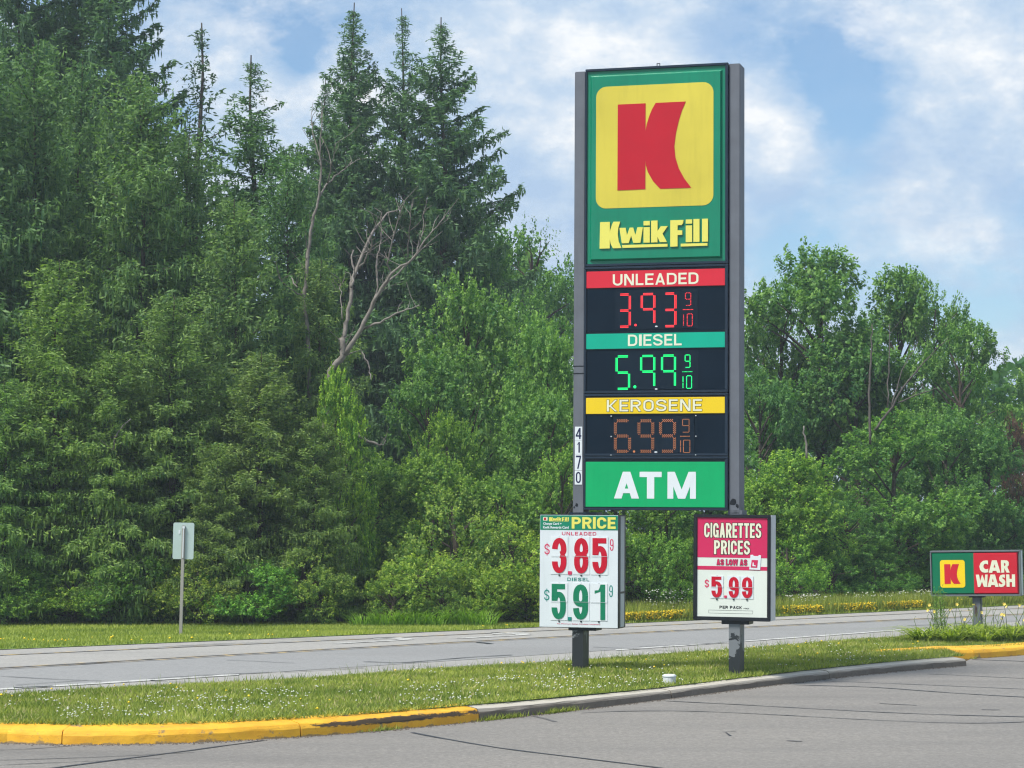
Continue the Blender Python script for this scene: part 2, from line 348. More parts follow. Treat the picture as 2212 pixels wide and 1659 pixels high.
def strip(name, fa, fb, xs, z, mat, parent=None):
    xs = np.asarray(xs); n = len(xs)
    V = np.concatenate([np.stack([xs, fa(xs), np.full(n, z)], 1), np.stack([xs, fb(xs), np.full(n, z)], 1)])
    Fc = [(i, i + 1, n + i + 1, n + i) for i in range(n - 1)]
    return mesh(name, V, Fc, mat, parent)
def ribbon(name, P, wd, z, mat, parent=None, jit=0.0):
    P = np.array(P); Q = [P[0]]
    for a, b in zip(P[:-1], P[1:]):
        k = max(2, int(np.hypot(*(b - a)) / 0.25))
        Q += [a + (b - a) * i / k for i in range(1, k + 1)]
    Q = np.array(Q)
    for _ in range(3): Q[1:-1] = (Q[:-2] + 2 * Q[1:-1] + Q[2:]) / 4
    Q[:, 1] += rng.normal(0, jit, len(Q))
    T = np.gradient(Q, axis=0); T /= np.linalg.norm(T, axis=1)[:, None] + 1e-9; Nn = np.stack([-T[:, 1], T[:, 0]], 1)
    ww = wd * (0.6 + 0.8 * rng.random(len(Q))) / 2 if jit else np.full(len(Q), wd / 2)
    A = Q + Nn * ww[:, None]; B = Q - Nn * ww[:, None]; n = len(Q)
    V = [(a[0], a[1], z) for a in A] + [(b[0], b[1], z) for b in B]
    return mesh(name, V, [(i, n + i, n + i + 1, i + 1) for i in range(n - 1)], mat, parent)
S = lambda o: tag(o, kind='structure')
gd = S(mesh('ground', [(-400, -150, -0.03), (400, -150, -0.03), (400, 600, -0.03), (-400, 600, -0.03)], [(0, 1, 2, 3)], M['forest']))
lot = S(mesh('parking_lot', [(-60, -40, 0), (60, -40, 0)] + [(x, float(kerb_ln(x)) + 0.08 if x < KX1 else float(kerb_ln(KX1)) + 2 + (x - KX1) * 1.1, 0) for x in np.arange(40, -60.1, -1)], [tuple(range(2 + 101))], M['lot']))
# road: base, shoulders and lanes
off = lambda f, d: (lambda x: f(x) + d)
road = S(strip('road', off(near_edge, -0.05), off(far_edge, 0.02), XS, -0.006, M['road']))
strip('worn_lane', off(white_ln, 0.08), off(yel_ln, -0.10), XS, -0.002, M['lane'], road)
def line(name, f, d, wd, xs, z, m): return strip(name, off(f, d - wd * 0.68), off(f, d + wd * 0.68), xs, z, m, road)
for p0, p1 in (((-3000, 1489), (560, 1454)), ((1330, 1404), (2010, 1361)), ((2300, 1345), (9000, 1345))):
    q0 = max(-40, G(*p0)[0]) if p0[0] > -2000 else -40; q1 = min(40, G(*p1)[0]) if p1[0] < 5000 else 40
    line('edge_line', white_ln, 0, 0.21, np.arange(q0, q1, 0.5), 0.002, M['wline'])
line('centre_line', yel_ln, -0.14, 0.13, XS, 0.002, M['yline']); line('centre_line', yel_ln, 0.22, 0.13, XS, 0.002, M['yline'])
line('lane_line', yel2_ln, 0, 0.14, XS, 0.002, M['yline'])
def arrow(px, py):
    x, y = G(px, py); th = math.atan2(float(yel_ln(x + 1) - yel_ln(x)), 1)
    pts = [(-1.5, -.08), (-.2, -.08), (.25, -.02), (.45, .3), (.45, .55), (.75, .55), (.30, 1.05), (-.15, .55), (.15, .55), (.15, .35), (.0, .12), (-1.5, .08)]
    c, s = math.cos(th), math.sin(th)
    mesh('turn_arrow', [(x + c * a - s * b, y + s * a + c * b, 0.002) for a, b in pts], [tuple(range(len(pts)))], M['wline'], road)
arrow(870, 1382.5); arrow(1126, 1372)
for P, wd in [([(0, 1461), (115, 1468), (220, 1471)], .03), ([(325, 1470), (400, 1474), (540, 1482)], .03), ([(35, 1480), (110, 1475), (190, 1470)], .03),
              ([(30, 1486), (75, 1485), (115, 1482)], .07), ([(490, 1426), (560, 1429), (635, 1433)], .03), ([(785, 1430), (800, 1429), (845, 1434), (890, 1431), (1000, 1421), (1106, 1415)], .05),
              ([(320, 1467), (450, 1458), (620, 1452), (785, 1443)], .035), ([(1281, 1398), (1400, 1403), (1500, 1410)], .03), ([(1031, 1388), (1045, 1389), (1060, 1391)], .10), ([(920, 1441), (1020, 1445)], .03),
              ([(0, 1442), (150, 1438), (330, 1424)], .03), ([(300, 1401), (470, 1391), (620, 1386)], .05), ([(1380, 1397), (1531, 1391), (1640, 1381)], .03), ([(1960, 1352), (2040, 1349), (2100, 1345)], .06)]:
    ribbon('road_crack', [G(*p) for p in P], wd, 0.006, M['tar'], road, 0.012)
for P, wd in [([(0, 1621), (80, 1618), (150, 1612)], .02), ([(0, 1643), (200, 1637), (420, 1626)], .018), ([(0, 1653), (200, 1645), (350, 1638)], .018),
              ([(100, 1662), (220, 1645), (330, 1633), (450, 1616), (570, 1600)], .042), ([(890, 1583), (950, 1595), (1106, 1621), (1256, 1638), (1430, 1660)], .038),
              ([(1436, 1514.5), (1606, 1523), (1856, 1537), (2006, 1544), (2212, 1549)], .038), ([(1256, 1541), (1330, 1536), (1456, 1535), (1656, 1543), (1856, 1555), (2106, 1565), (2300, 1556)], .03),
              ([(1776, 1471), (1956, 1478), (2212, 1489)], .03), ([(1716, 1480), (1890, 1484), (2056, 1498), (2300, 1511)], .045), ([(2006, 1456), (2212, 1466)], .03), ([(2100, 1425), (2300, 1432)], .06),
              ([(1560, 1582), (1590, 1580)], .015), ([(1568, 1583), (1578, 1590)], .02)]:
    ribbon('tar_seam', [G(*p) for p in P], wd, 0.004, M['tar'], lot, 0.006)
for P in [[(1140, 1545), (1180, 1552), (1200, 1560)], [(1700, 1600), (1730, 1602)], [(1900, 1520), (1980, 1524)], [(2120, 1533), (2160, 1534)]]:
    ribbon('tyre_scuff', [G(*p) for p in P], .05, 0.004, M['skid'], lot, 0.01)
# kerb stones
def kerb(name, pathf, xs_cuts, mat, h=0.125, wd=0.30, hx=None):
    root = bpy.data.objects.new(name, None); C.objects.link(root); tag(root, kind='structure')
    prof = [(0, -0.03), (0.008, h * 0.62), (0.016, h - 0.03), (0.03, h - 0.008), (0.05, h), (wd, h + 0.034), (wd, -0.03)]
    for a, b in zip(xs_cuts[:-1], xs_cuts[1:]):
        xs = np.linspace(a + 0.005, b - 0.005, max(3, int((b - a) / 0.12))); V = []; n = len(prof)
        for i, x in enumerate(xs):
            y = float(pathf(x)); dy = float(pathf(x + .05) - pathf(x - .05)) / .1; L = math.hypot(1, dy); nx, ny = -dy / L, 1 / L
            hs = hx(x) if hx else 1.0
            for k, (o, z) in enumerate(prof):
                j = random.gauss(0, 0.0022) if k in (1, 2, 3, 4) else 0
                V.append((x + nx * (o + j), y + ny * (o + j), z * hs + j if z > 0 else z))
        Fc = [(i * n + k, (i + 1) * n + k, (i + 1) * n + k + 1, i * n + k + 1) for i in range(len(xs) - 1) for k in range(n - 1)]
        Fc += [tuple(range(n)), tuple((len(xs) - 1) * n + k for k in range(n))[::-1]]
        mesh('kerb_stone', V, Fc, mat, root)
    return root
X1035 = G(1035, 1563)[0]; X130 = G(134, 1608)[0]; X653 = G(655, 1587)[0]
L3 = X653 - X130
kerb('yellow_kerb', kerb_ln, [X130 - 3 * L3, X130 - 2 * L3, X130 - L3, X130, X653, X1035], M['kyellow'])
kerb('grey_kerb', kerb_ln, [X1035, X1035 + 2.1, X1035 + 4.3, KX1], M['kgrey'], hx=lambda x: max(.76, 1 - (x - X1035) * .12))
k2 = np.array([(4.2, 31.33), (5.1, 31.75), (5.9, 32.15), (6.6, 32.55), (7.2, 33.1), (8.0, 33.9), (12, 37.9), (20, 46.0)])
kerb2 = lambda x: np.interp(x, k2[:, 0], k2[:, 1])
kerb('far_yellow_kerb', kerb2, [4.3, 5.1, 6.6, 9.0, 11.4, 14.0, 17.0], M['kyellow'], hx=lambda x: float(np.interp(x, [4.3, 5.4, 6.2, 7.2], [.72, 1.0, 1.13, 1.0])))
# island
def front(x):
    a = kerb_ln(x) + 0.30
    return np.where(np.asarray(x) < KX1, a, kerb2(x) + 0.30)
def island_z(x, t): return (0.152 - 0.034 * np.clip((np.asarray(x) + 0.3) / 2, 0, 1)) * np.minimum(1, (1 - t) * 3.5) + 0.03 * np.sin(np.pi * t) + 0.006 * np.sin(x * 2.1 + t * 5) * (t > 0.05) * (t < .97) - 0.004
xi = np.arange(-40, 40.01, 0.25); T = np.linspace(0, 1, 15); V = []
for x in xi:
    a, b = float(front(x)) - 0.02, float(near_edge(x))
    for t in T: V.append((x, a + (b - a) * t, float(island_z(x, t))))
Fc = [(i * 15 + j, (i + 1) * 15 + j, (i + 1) * 15 + j + 1, i * 15 + j + 1) for i in range(len(xi) - 1) for j in range(14)]
S(mesh('grass_island', V, Fc, M['turf'], smooth=True))
FB = lambda x: 48.5 + 0.36 * (np.asarray(x) - 0) + 0 * x          # back of the verge
def verge_back(x): return np.maximum(far_edge(x) + 1.2, np.interp(x, [-40, -9.4, -2.5, 2, 8, 14, 40], [36, 42.3, 41.8, 44.5, 49.5, 56, 85]))
VB = lambda x: verge_back(x) + 1.5
S(strip('verge', off(far_edge, 0.0), VB, np.arange(-45, 45.1, 0.5), 0.004, M['verge']))

# ------------------------------------------------------------------ leaf and blade clouds
def unit(v): return v / (np.linalg.norm(v, axis=1)[:, None] + 1e-9)
def quads(P, A, B):                                    # rhombus leaves: centre, long half-axis, short half-axis
    n = len(P); V = np.empty((n, 4, 3), np.float32); V[:, 0] = P - A; V[:, 1] = P + B; V[:, 2] = P + A; V[:, 3] = P - B
    return V.reshape(-1, 3), np.arange(n * 4, dtype=np.int32).reshape(n, 4)
def leafmesh(name, P, D, size, tint, mat, parent, aspect=0.6, rnd=0.8):
    n = len(P); D = unit(D + rng.normal(0, rnd, (n, 3))); R = unit(rng.normal(0, 1, (n, 3))); B = unit(np.cross(D, R))
    s = size * (0.65 + 0.7 * rng.random(n)); V, Fc = quads(P, D * (s / 2)[:, None], B * (s * aspect / 2)[:, None])
    return mesh(name, V, Fc, mat, parent, tint=tint)
def blades(name, P, h, wd, mat, tint, lean=0.35):
    n = len(P); hh = h * (0.5 + rng.random(n)); a = rng.random(n) * 6.283; L = rng.normal(0, lean, (n, 2)) * hh[:, None]
    s = np.stack([np.cos(a), np.sin(a), np.zeros(n)], 1) * (wd / 2)
    V = np.empty((n, 3, 3), np.float32); V[:, 0] = P - s; V[:, 1] = P + s; V[:, 2] = P + np.concatenate([L, hh[:, None]], 1)
    return mesh(name, V.reshape(-1, 3), np.arange(n * 3, dtype=np.int32).reshape(n, 3), mat, None, tint=tint)
def vnoise(x, y, s, seed=0):                            # cheap smooth 2-D value noise
    r = np.random.default_rng(seed).random((64, 64)); u = x / s; v = y / s; i = np.floor(u).astype(int); j = np.floor(v).astype(int); fu = u - i; fv = v - j
    fu = fu * fu * (3 - 2 * fu); fv = fv * fv * (3 - 2 * fv); g = lambda a, b: r[a % 64, b % 64]
    return (g(i, j) * (1 - fu) + g(i + 1, j) * fu) * (1 - fv) + (g(i, j + 1) * (1 - fu) + g(i + 1, j + 1) * fu) * fv
def island_pts(n, x0=-9.0, x1=13.0, t0=0.0, t1=1.0):
    x = x0 + (x1 - x0) * rng.random(n); t = t0 + (t1 - t0) * rng.random(n); a = front(x); b = near_edge(x)
    return x, t, np.stack([x, a + (b - a) * t, island_z(x, t)], 1)
x, t, P = island_pts(270000)
tn = np.clip(0.15 + 0.75 * vnoise(P[:, 0], P[:, 1], 0.35, 1) * (0.5 + vnoise(P[:, 0], P[:, 1], 1.6, 2)) + rng.normal(0, 0.16, len(x)), 0, 1)
tag(blades('island_grass', P, 0.036, 0.012, M['grassm'], tn, 0.45), 'short clover-filled grass covering the raised island around the sign poles', 'grass', kind='stuff')
x, t, P = island_pts(26000, t0=0.0, t1=1.0); k = vnoise(P[:, 0], P[:, 1], 0.22, 21) > .66; P = P[k]
tag(blades('grass_tufts', P, 0.085, 0.013, M['grassm'], np.clip(rng.normal(.25, .2, len(P)), 0, 1), 0.5), 'longer darker tufts standing in the island grass', 'grass', kind='stuff')
x = -9 + 22 * rng.random(5200); a_ = front(x); P = np.stack([x, a_ - 0.02 - 0.10 * rng.random(len(x)) ** 2 * vnoise(x, x * 0, 0.3, 22), np.full(len(x), 0.0)], 1); P[:, 2] = island_z(x, 0.0) + .005
tag(blades('kerb_overhang_grass', P, 0.05, 0.012, M['grassm'], rng.random(len(x)), 0.9), 'ragged grass edge hanging over the back of the kerb', 'grass', kind='stuff')
x, t, P = island_pts(14000); straw = blades('dry_grass', P, 0.045, 0.012, M['straw'], np.ones(len(P)), 0.8); tag(straw, 'dry straw-coloured blades mixed through the island grass', 'grass', kind='stuff')
n = 2600; x = -9 + 15 * rng.random(n); P = np.stack([x, kerb_ln(x) - 0.01 - 0.16 * rng.random(n) ** 2.2, np.full(n, .001)], 1); V = (P[:, None, :] + np.array([(-1, -.6, 0), (1, -.5, 0), (0, .9, 0), (0, 0, .8)])[None] * (.004 + .008 * rng.random(n))[:, None, None]).reshape(-1, 3)
Fg = (np.array([(0, 1, 3), (1, 2, 3), (2, 0, 3)])[None] + (np.arange(n) * 4)[:, None, None]).reshape(-1, 3); tag(mesh('kerb_grit', V, Fg.astype(np.int32), M['grit']), 'loose dark grit gathered along the foot of the kerb', 'grit', kind='stuff')
x, t, P = island_pts(900, t0=0.85); P2 = P
tag(blades('edge_grass', P2, 0.14, 0.010, M['grassm'], rng.random(900) * 0.6, 0.3), 'taller stray grass stems along the road edge of the island', 'grass', kind='stuff')
n = 200000; x = -14 + 34 * rng.random(n); t = rng.random(n) ** 0.9; a = far_edge(x) + 0.05; b = VB(x); P = np.stack([x, a + (b - a) * t, np.full(n, 0.002)], 1)
tn = np.clip(0.35 + 0.6 * vnoise(P[:, 0] * 0.4, P[:, 1], 0.5, 3) + rng.normal(0, 0.15, n), 0, 1)
vg = tag(blades('verge_grass', P, 0.05, 0.022, M['grassm'], tn, 0.4), 'mown green grass verge on the far side of the road', 'grass', kind='stuff'); vg.color = (0.95, 1.0, 0.9, 1)
# weeds in the kerb joint
for cx0, nn in ((G(1106, 1556)[0], 160), (G(1205, 1541)[0], 260), (G(830, 1583)[0], 90), (G(1060, 1562)[0], 110)):
    x = cx0 + rng.normal(0, 0.09, nn); P = np.stack([x, kerb_ln(x) - 0.01 - 0.03 * rng.random(nn), np.zeros(nn)], 1)
    tag(blades('joint_weeds', P, 0.05, 0.010, M['grassm'], rng.random(nn), 0.6), 'small grass tuft growing at the foot of the kerb', 'weeds', kind='stuff', group='tufts at the foot of the kerb')
x = 5 + 7 * rng.random(500); P = np.stack([x, kerb2(x) - 0.015, np.zeros(500)], 1)[vnoise(x, x, 0.3, 9) > 0.62]
tag(blades('joint_weeds', P, 0.07, 0.010, M['grassm'], rng.random(len(P)), 0.6), 'small grass tuft growing at the foot of the kerb', 'weeds', kind='stuff', group='tufts at the foot of the kerb')
pf_ = []
for px_, py_ in ((1252, 1459), (1590, 1458), (2110, 1356)):
    cx_, cy_ = G(px_, py_, .12); n_ = 420; a_ = rng.random(n_) * 6.283; q_ = .12 + .20 * rng.random(n_) ** 1.5
    pf_.append(np.stack([cx_ + np.cos(a_) * q_, cy_ + np.sin(a_) * q_, np.full(n_, .11)], 1))
pf_ = np.concatenate(pf_); tag(blades('post_foot_grass', pf_, 0.06, 0.012, M['grassm'], rng.random(len(pf_)) * .6, 0.3), 'uncut grass left standing round the feet of the sign posts', 'grass', kind='stuff')
# flowers
def blossoms(name, P, r, mat, label, cat):
    V = []; Fc = []; base = np.array([(math.cos(a), math.sin(a), 0) for a in np.arange(5) * 1.2566] + [(0, 0, 0.7), (0, 0, -.5)]); n = len(P)
    s = r * (0.7 + 0.6 * rng.random(n)); V = (P[:, None, :] + base[None] * s[:, None, None]).reshape(-1, 3)
    f = np.array([(i, (i + 1) % 5, 5) for i in range(5)] + [((i + 1) % 5, i, 6) for i in range(5)]); Fc = (f[None] + (np.arange(n) * 7)[:, None, None]).reshape(-1, 3)
    return tag(mesh(name, V, Fc.astype(np.int32), mat), label, cat, kind='stuff')
def on_island(px0, px1, n, t0, t1, thr, seed):
    x0 = G(px0, 1480)[0]; x1 = G(px1, 1470)[0]; x, t, P = island_pts(n, x0, x1, t0, t1); k = vnoise(P[:, 0], P[:, 1], 0.5, seed) > thr; P = P[k]; P[:, 2] += 0.045 + 0.02 * rng.random(len(P)); return P
A = on_island(120, 760, 560, 0.03, 0.45, 0.42, 5); B = on_island(0, 1500, 520, 0.0, 0.9, 0.5, 6); D = on_island(900, 1450, 380, 0.0, 0.35, 0.45, 8); D2 = on_island(1500, 2100, 160, 0, .95, .45, 11)
blossoms('clover_flowers', np.concatenate([A, B, D, D2]), 0.0112, M['petal_w'], 'white clover heads scattered through the island grass, thickest at the left', 'clover flowers')
blossoms('dandelion_flowers', on_island(0, 2150, 150, 0.02, 0.97, 0.5, 7), 0.017, M['petal_y'], 'a few yellow dandelion heads in the island grass', 'dandelions')
def on_verge(px0, px1, n, t0, t1, z0, z1, thr, seed, s=0.6):
    x0 = G(px0, 1345)[0]; x1 = G(px1, 1320)[0]; x = x0 + (x1 - x0) * rng.random(n); t = t0 + (t1 - t0) * rng.random(n); a = far_edge(x); b = verge_back(x)
    P = np.stack([x, a + (b - a) * t, z0 + (z1 - z0) * rng.random(n)], 1); return P[vnoise(P[:, 0], P[:, 1], s, seed) > thr]
blossoms('trefoil_flowers', np.concatenate([on_verge(1340, 2010, 7500, 0.12, 0.60, 0.05, 0.20, 0.33, 12), on_verge(2010, 2212, 700, 0.3, 0.7, 0.05, 0.2, 0.5, 12)]), 0.022, M['petal_y'], 'band of yellow trefoil flowers along the far side of the road', 'trefoil flowers')
blossoms('verge_dandelions', on_verge(0, 1300, 200, 0.05, 0.35, 0.04, 0.06, 0.80, 13), 0.022, M['petal_y'], 'sparse yellow dandelions in the mown verge at left', 'dandelions')
blossoms('daisy_flowers', np.concatenate([on_verge(1400, 1560, 260, 0.5, 0.95, 0.20, 0.60, 0.45, 14, .4), on_verge(1600, 2240, 800, 0.55, 1.0, 0.15, 0.40, 0.45, 15, .4)]), 0.020, M['petal_w'], 'white daisies standing behind the yellow flower band', 'daisies')
n = 16000; Pz = on_verge(1330, 2300, n, 0.12, 1.05, 0, 0.002, 0.12, 16)
tag(blades('tall_verge_grass', Pz, 0.30, 0.022, M['grassm'], np.clip(rng.normal(.45, .25, len(Pz)), 0, 1), 0.22), 'tall rough grass behind the flower band at the foot of the trees', 'grass', kind='stuff')

# ------------------------------------------------------------------ lettering
def text(name, body, x0, x1, z0, z1, mat, parent, y=0.0, off=0.0, ext=0.0015, spacing=1.0, space_line=1.0):
    cu = bpy.data.curves.new(name, 'FONT'); cu.body = body; cu.size = 1; cu.offset = off; cu.extrude = 0.01; cu.space_character = spacing; cu.resolution_u = 4; cu.align_x = 'CENTER'
    ob = bpy.data.objects.new(name, cu); me = bpy.data.meshes.new_from_object(ob); bpy.data.objects.remove(ob); bpy.data.curves.remove(cu)
    n = len(me.vertices); co = np.empty(n * 3, np.float32); me.vertices.foreach_get('co', co); co = co.reshape(-1, 3)
    mn, mxx = co.min(0), co.max(0); q = np.empty_like(co)
    q[:, 0] = x0 + (co[:, 0] - mn[0]) / (mxx[0] - mn[0]) * (x1 - x0); q[:, 2] = z0 + (co[:, 1] - mn[1]) / (mxx[1] - mn[1]) * (z1 - z0)
    q[:, 1] = y - ext + (mxx[2] - co[:, 2]) / (mxx[2] - mn[2]) * 2 * ext
    me.vertices.foreach_set('co', q.ravel()); me.update(); me.name = name; me.materials.clear(); me.materials.append(mat)
    return link(name, me, mat, parent)
def arc(cx, cy, rx, ry, a0, a1, n=10):
    return [(cx + rx * math.cos(math.radians(a0 + (a1 - a0) * i / n)), cy + ry * math.sin(math.radians(a0 + (a1 - a0) * i / n))) for i in range(n + 1)]
def glyph(ch, w, h):                                   # strokes in a unit box; w, h = thickness of uprights and of bars
    hx, hz = w / 2, h / 2; L, R, T, B, m = hx, 1 - hx, 1 - hz, hz, .5; rx = .5 - hx; ry = min(.30, .5 - hz) * .62 + .06
    st = lambda *p: ('s', [q for a in p for q in (a if isinstance(a, list) else [a])]); bar = lambda a, b, c, d: ('b', a, b, c, d); sl = lambda a, b, c, d, ww=w: ('l', a, b, c, d, ww)
    A = lambda cy, a0, a1, r=None: arc(m, cy, rx, r or ry, a0, a1, 10)
    if ch == 'I': return [bar(0, 1, 0, 1)]
    if ch == 'L': return [bar(0, w, 0, 1), bar(w, 1, 0, h)]
    if ch == 'E': return [bar(0, w, 0, 1), bar(w, 1, 0, h), bar(w, 1, 1 - h, 1), bar(w, .92, .5 - hz, .5 + hz)]
    if ch == 'T': return [bar(0, 1, 1 - h, 1), bar(.5 - hx, .5 + hx, 0, 1 - h)]
    if ch == 'D': return [bar(0, w, 0, 1), st((w * .8, T), (.5, T), arc(.5, T - ry, rx, ry, 90, 0)[1:], arc(.5, B + ry, rx, ry, 0, -90), (w * .8, B))]
    if ch == 'U': return [st((L, 1), A(B + ry, 180, 360), (R, 1))]
    if ch == 'O' or ch == '0': return [st(A(T - ry, 0, 180), A(B + ry, 180, 360), (R, T - ry))]
    if ch == 'C': return [st((R, .64), A(T - ry, 0, 180), A(B + ry, 180, 360), (R, .36))]
    if ch == 'G': return [st((R, .66), A(T - ry, 0, 180), A(B + ry, 180, 360), (R, .40)), bar(.55, 1, .36, .36 + h), bar(1 - w * .7, 1, 0, .36)]
    if ch == 'S':
        k = .5 - B - .02; return [st((R, T - ry * .9), A(T - ry * .8, 0, 180, ry * .8), arc(m, .52 + ry * .75, rx, ry * .75, 180, 270)[0:], arc(m, .48 - ry * .75, rx, ry * .75, 90, 0), A(B + ry * .8, 0, -180, ry * .8), (L, B + ry * .9))]
    if ch == '$': return glyph('S', w, h * .9) + [bar(.5 - hx * .45, .5 + hx * .45, -.12, 1.12)]
    if ch == 'N': return [bar(0, w, 0, 1), bar(1 - w, 1, 0, 1), sl(w * .62, 1, 1 - w * .62, 0, w * 1.2)]
    if ch == 'M': return [bar(0, w * .86, 0, 1), bar(1 - w * .86, 1, 0, 1), sl(w * .55, 1, .5, 0, w * 1.05), sl(1 - w * .55, 1, .5, 0, w * 1.05)]
    if ch == 'W': return [sl(w * .45, 1, .27, 0, w * .8), sl(.27, 0, .5, 1, w * .8), sl(.5, 1, .73, 0, w * .8), sl(.73, 0, 1 - w * .45, 1, w * .8)]
    if ch == 'A': return [sl(hx, 0, .5, 1), sl(1 - hx, 0, .5, 1), bar(.26, .74, .20, .20 + h)]
    if ch == 'K': return [bar(0, w, 0, 1), sl(w * .9, .38, 1 - hx, 1, w * 1.1), sl(w * 1.25, .52, 1 - hx, 0, w * 1.1)]
    if ch == 'H': return [bar(0, w, 0, 1), bar(1 - w, 1, 0, 1), bar(w, 1 - w, .5 - hz, .5 + hz)]
    if ch in 'PR':
        r2 = .27 - hz * .6; g = [bar(0, w, 0, 1), st((w * .8, T), (.5, T), arc(.5, T - r2, rx, r2, 90, -90)[1:], (w * .8, T - 2 * r2))]
        return g + ([sl(.55, T - 2 * r2 - hz * .5, 1 - hx, 0, w * 1.05)] if ch == 'R' else [])
    if ch == '+': return [bar(0, 1, .4, .6), bar(.4, .6, 0, 1)]
    if ch == '1': return [bar(.98 - w, .98, 0, 1), ('p', [(0, .74), (.98 - w, .80), (.98 - w, 1.0), (.80 - w * .8, .90), (.35, .84), (0, .83)])]
    if ch == '7': return [bar(0, 1, 1 - h, 1), sl(1 - hx, 1 - h, .38, 0)]
    if ch == '4': return [bar(.72 - hx, .72 + hx, 0, 1), bar(0, 1, .22, .22 + h), sl(hx, .22 + h, .72, 1, w * .9)]
    if ch == '3': return [st((L, .69), A(T - ry, 180, 0), A(.66, 0, -75, .13)), st(A(.39, 75, 0, .13), A(B + ry, 0, -180), (L, .33))]
    if ch == '8': return [st(A(T - ry, 0, 180), A(.66, 180, 360, .13), (R, T - ry)), st(A(.39, 0, 180, .13), A(B + ry, 180, 360), (R, .39))]
    if ch == '5': return [bar(0, w, .52, 1), bar(w, .95, 1 - h, 1), st((L + .02, .54), A(.62 - ry * .55, 140, 0, ry * .9), A(B + ry, 0, -180), (L, .33))]
    if ch == '9': return [st(A(T - ry, 0, 180), A(.58, 180, 360, .14), (R, T - ry)), st((R, .60), A(B + ry, 0, -180), (L, .31))]
    return []
def word(name, body, x0, x1, z0, z1, mat, parent, y, w=.24, h=.17, gap=.16, grow=0.0):
    wid = {'I': .30, 'W': 1.45, 'M': 1.25, ' ': .35, 'E': .85, 'L': .80, 'T': .9}; W = [wid.get(c, 1.0) for c in body]; u = (x1 - x0) / (sum(W) + gap * (len(W) - 1)); H = z1 - z0
    b = MB(); x = x0; g = grow; k = 0
    for c, cw_ in zip(body, W):
        a, ww = x, cw_ * u; x += ww + gap * u
        if c == ' ': continue
        aw = w * u / ww if c != 'I' else 1.0; A0, AW, B0, BH = a - g, ww + 2 * g, z0 - g, H + 2 * g
        pw = (aw * ww + 2 * g) / AW if c != 'I' else 1.0; ph = (h * H + 2 * g) / BH
        X = lambda q: A0 + q * AW; Z = lambda q: B0 + q * BH
        for pr_m in glyph(c, pw, ph):
            yy = y - .0005 * (k % 4); k += 1
            if pr_m[0] == 'b': _, p, q, r_, t_ = pr_m; P = [(p, r_), (q, r_), (q, t_), (p, t_)]; b.add([(X(i), yy, Z(j)) for i, j in P], [(0, 1, 2, 3)])
            elif pr_m[0] == 'l': _, p, r_, q, t_, s_ = pr_m; P = [(p - s_ / 2, r_), (p + s_ / 2, r_), (q + s_ / 2, t_), (q - s_ / 2, t_)]; b.add([(X(min(1, max(0, i))), yy, Z(j)) for i, j in P], [(0, 1, 2, 3)])
            elif pr_m[0] == 'p': b.prism([(X(i), Z(j)) for i, j in pr_m[1]], yy, yy + .0004)
            else:
                P = np.array([(X(i), Z(j)) for i, j in pr_m[1]]); T_ = np.gradient(P, axis=0); T_ /= np.linalg.norm(T_, axis=1)[:, None] + 1e-9
                ox_, oz_ = -T_[:, 1] * pw * AW / 2, T_[:, 0] * ph * BH / 2; n_ = len(P)
                b.add([(p[0] + i, yy, p[1] + j) for p, i, j in zip(P, ox_, oz_)] + [(p[0] - i, yy, p[1] - j) for p, i, j in zip(P, ox_, oz_)], [(i, i + 1, n_ + i + 1, n_ + i) for i in range(n_ - 1)])
    return b.build(name, mat, parent)
def figure(ch, x0, x1, z0, z1, mat, parent, y, name='figure'): return word(name, ch, x0, x1, z0, z1, mat, parent, y, .39 if ch != '1' else .44, .15)
SEG = {'3': 'abgcd', '9': 'abcgfd', '5': 'afgcd', '6': 'afedcg', '0': 'abcdef', '1': 'bc', 'q': 'abfgc'}
def led(ch, x0, x1, z0, z1, mat, parent, y, rows=2, gapx=0.011, dot=0.0085, pitch=0.0145, name='digit'):
    W, H = x1 - x0, z1 - z0; b = MB(); zm = (z0 + z1) / 2; o = gapx * (rows - 1) / 2 + dot / 2
    X0, X1, Z0, Z1 = x0 + o, x1 - o, z0 + o, z1 - o
    E = {'a': (X0, Z1, X1, Z1), 'b': (X1, Z1, X1, zm), 'c': (X1, zm, X1, Z0), 'd': (X0, Z0, X1, Z0), 'e': (X0, zm, X0, Z0), 'f': (X0, Z1, X0, zm), 'g': (X0, zm, X1, zm)}
    if ch == '1': E['b'] = (X0, Z1, X0, zm); E['c'] = (X0, zm, X0, Z0)
    for s in SEG[ch]:
        ax, az, bx, bz = E[s]; L = math.hypot(bx - ax, bz - az); ux, uz = (bx - ax) / L, (bz - az) / L; m = max(2, int((L - 2 * o * .8) / pitch))
        for r in range(rows):
            d = (r - (rows - 1) / 2) * gapx; tr = abs(d) * 0.5
            for i in range(m):
                if rows == 3 and (i + r) % 2: continue
                q = o * .9 + tr + (L - 2 * (o * .9 + tr)) * (i + .5) / m; px, pz = ax + ux * q - uz * d, az + uz * q + ux * d; h = dot / 2
                lx, lz = (h * 1.35, h) if abs(ux) > .5 else (h, h * 1.35)
                b.add([(px - lx, y, pz - lz), (px + lx, y, pz - lz), (px + lx, y, pz + lz), (px - lx, y, pz + lz)], [(0, 1, 2, 3)])
    return b.build(name, mat, parent)
def leddot(x, z, r, mat, parent, y):
    b = MB(); b.prism([(x + r * math.cos(a), z + r * math.sin(a)) for a in np.arange(6) * 1.0472], y - .002, y); return b.build('decimal_point', mat, parent)
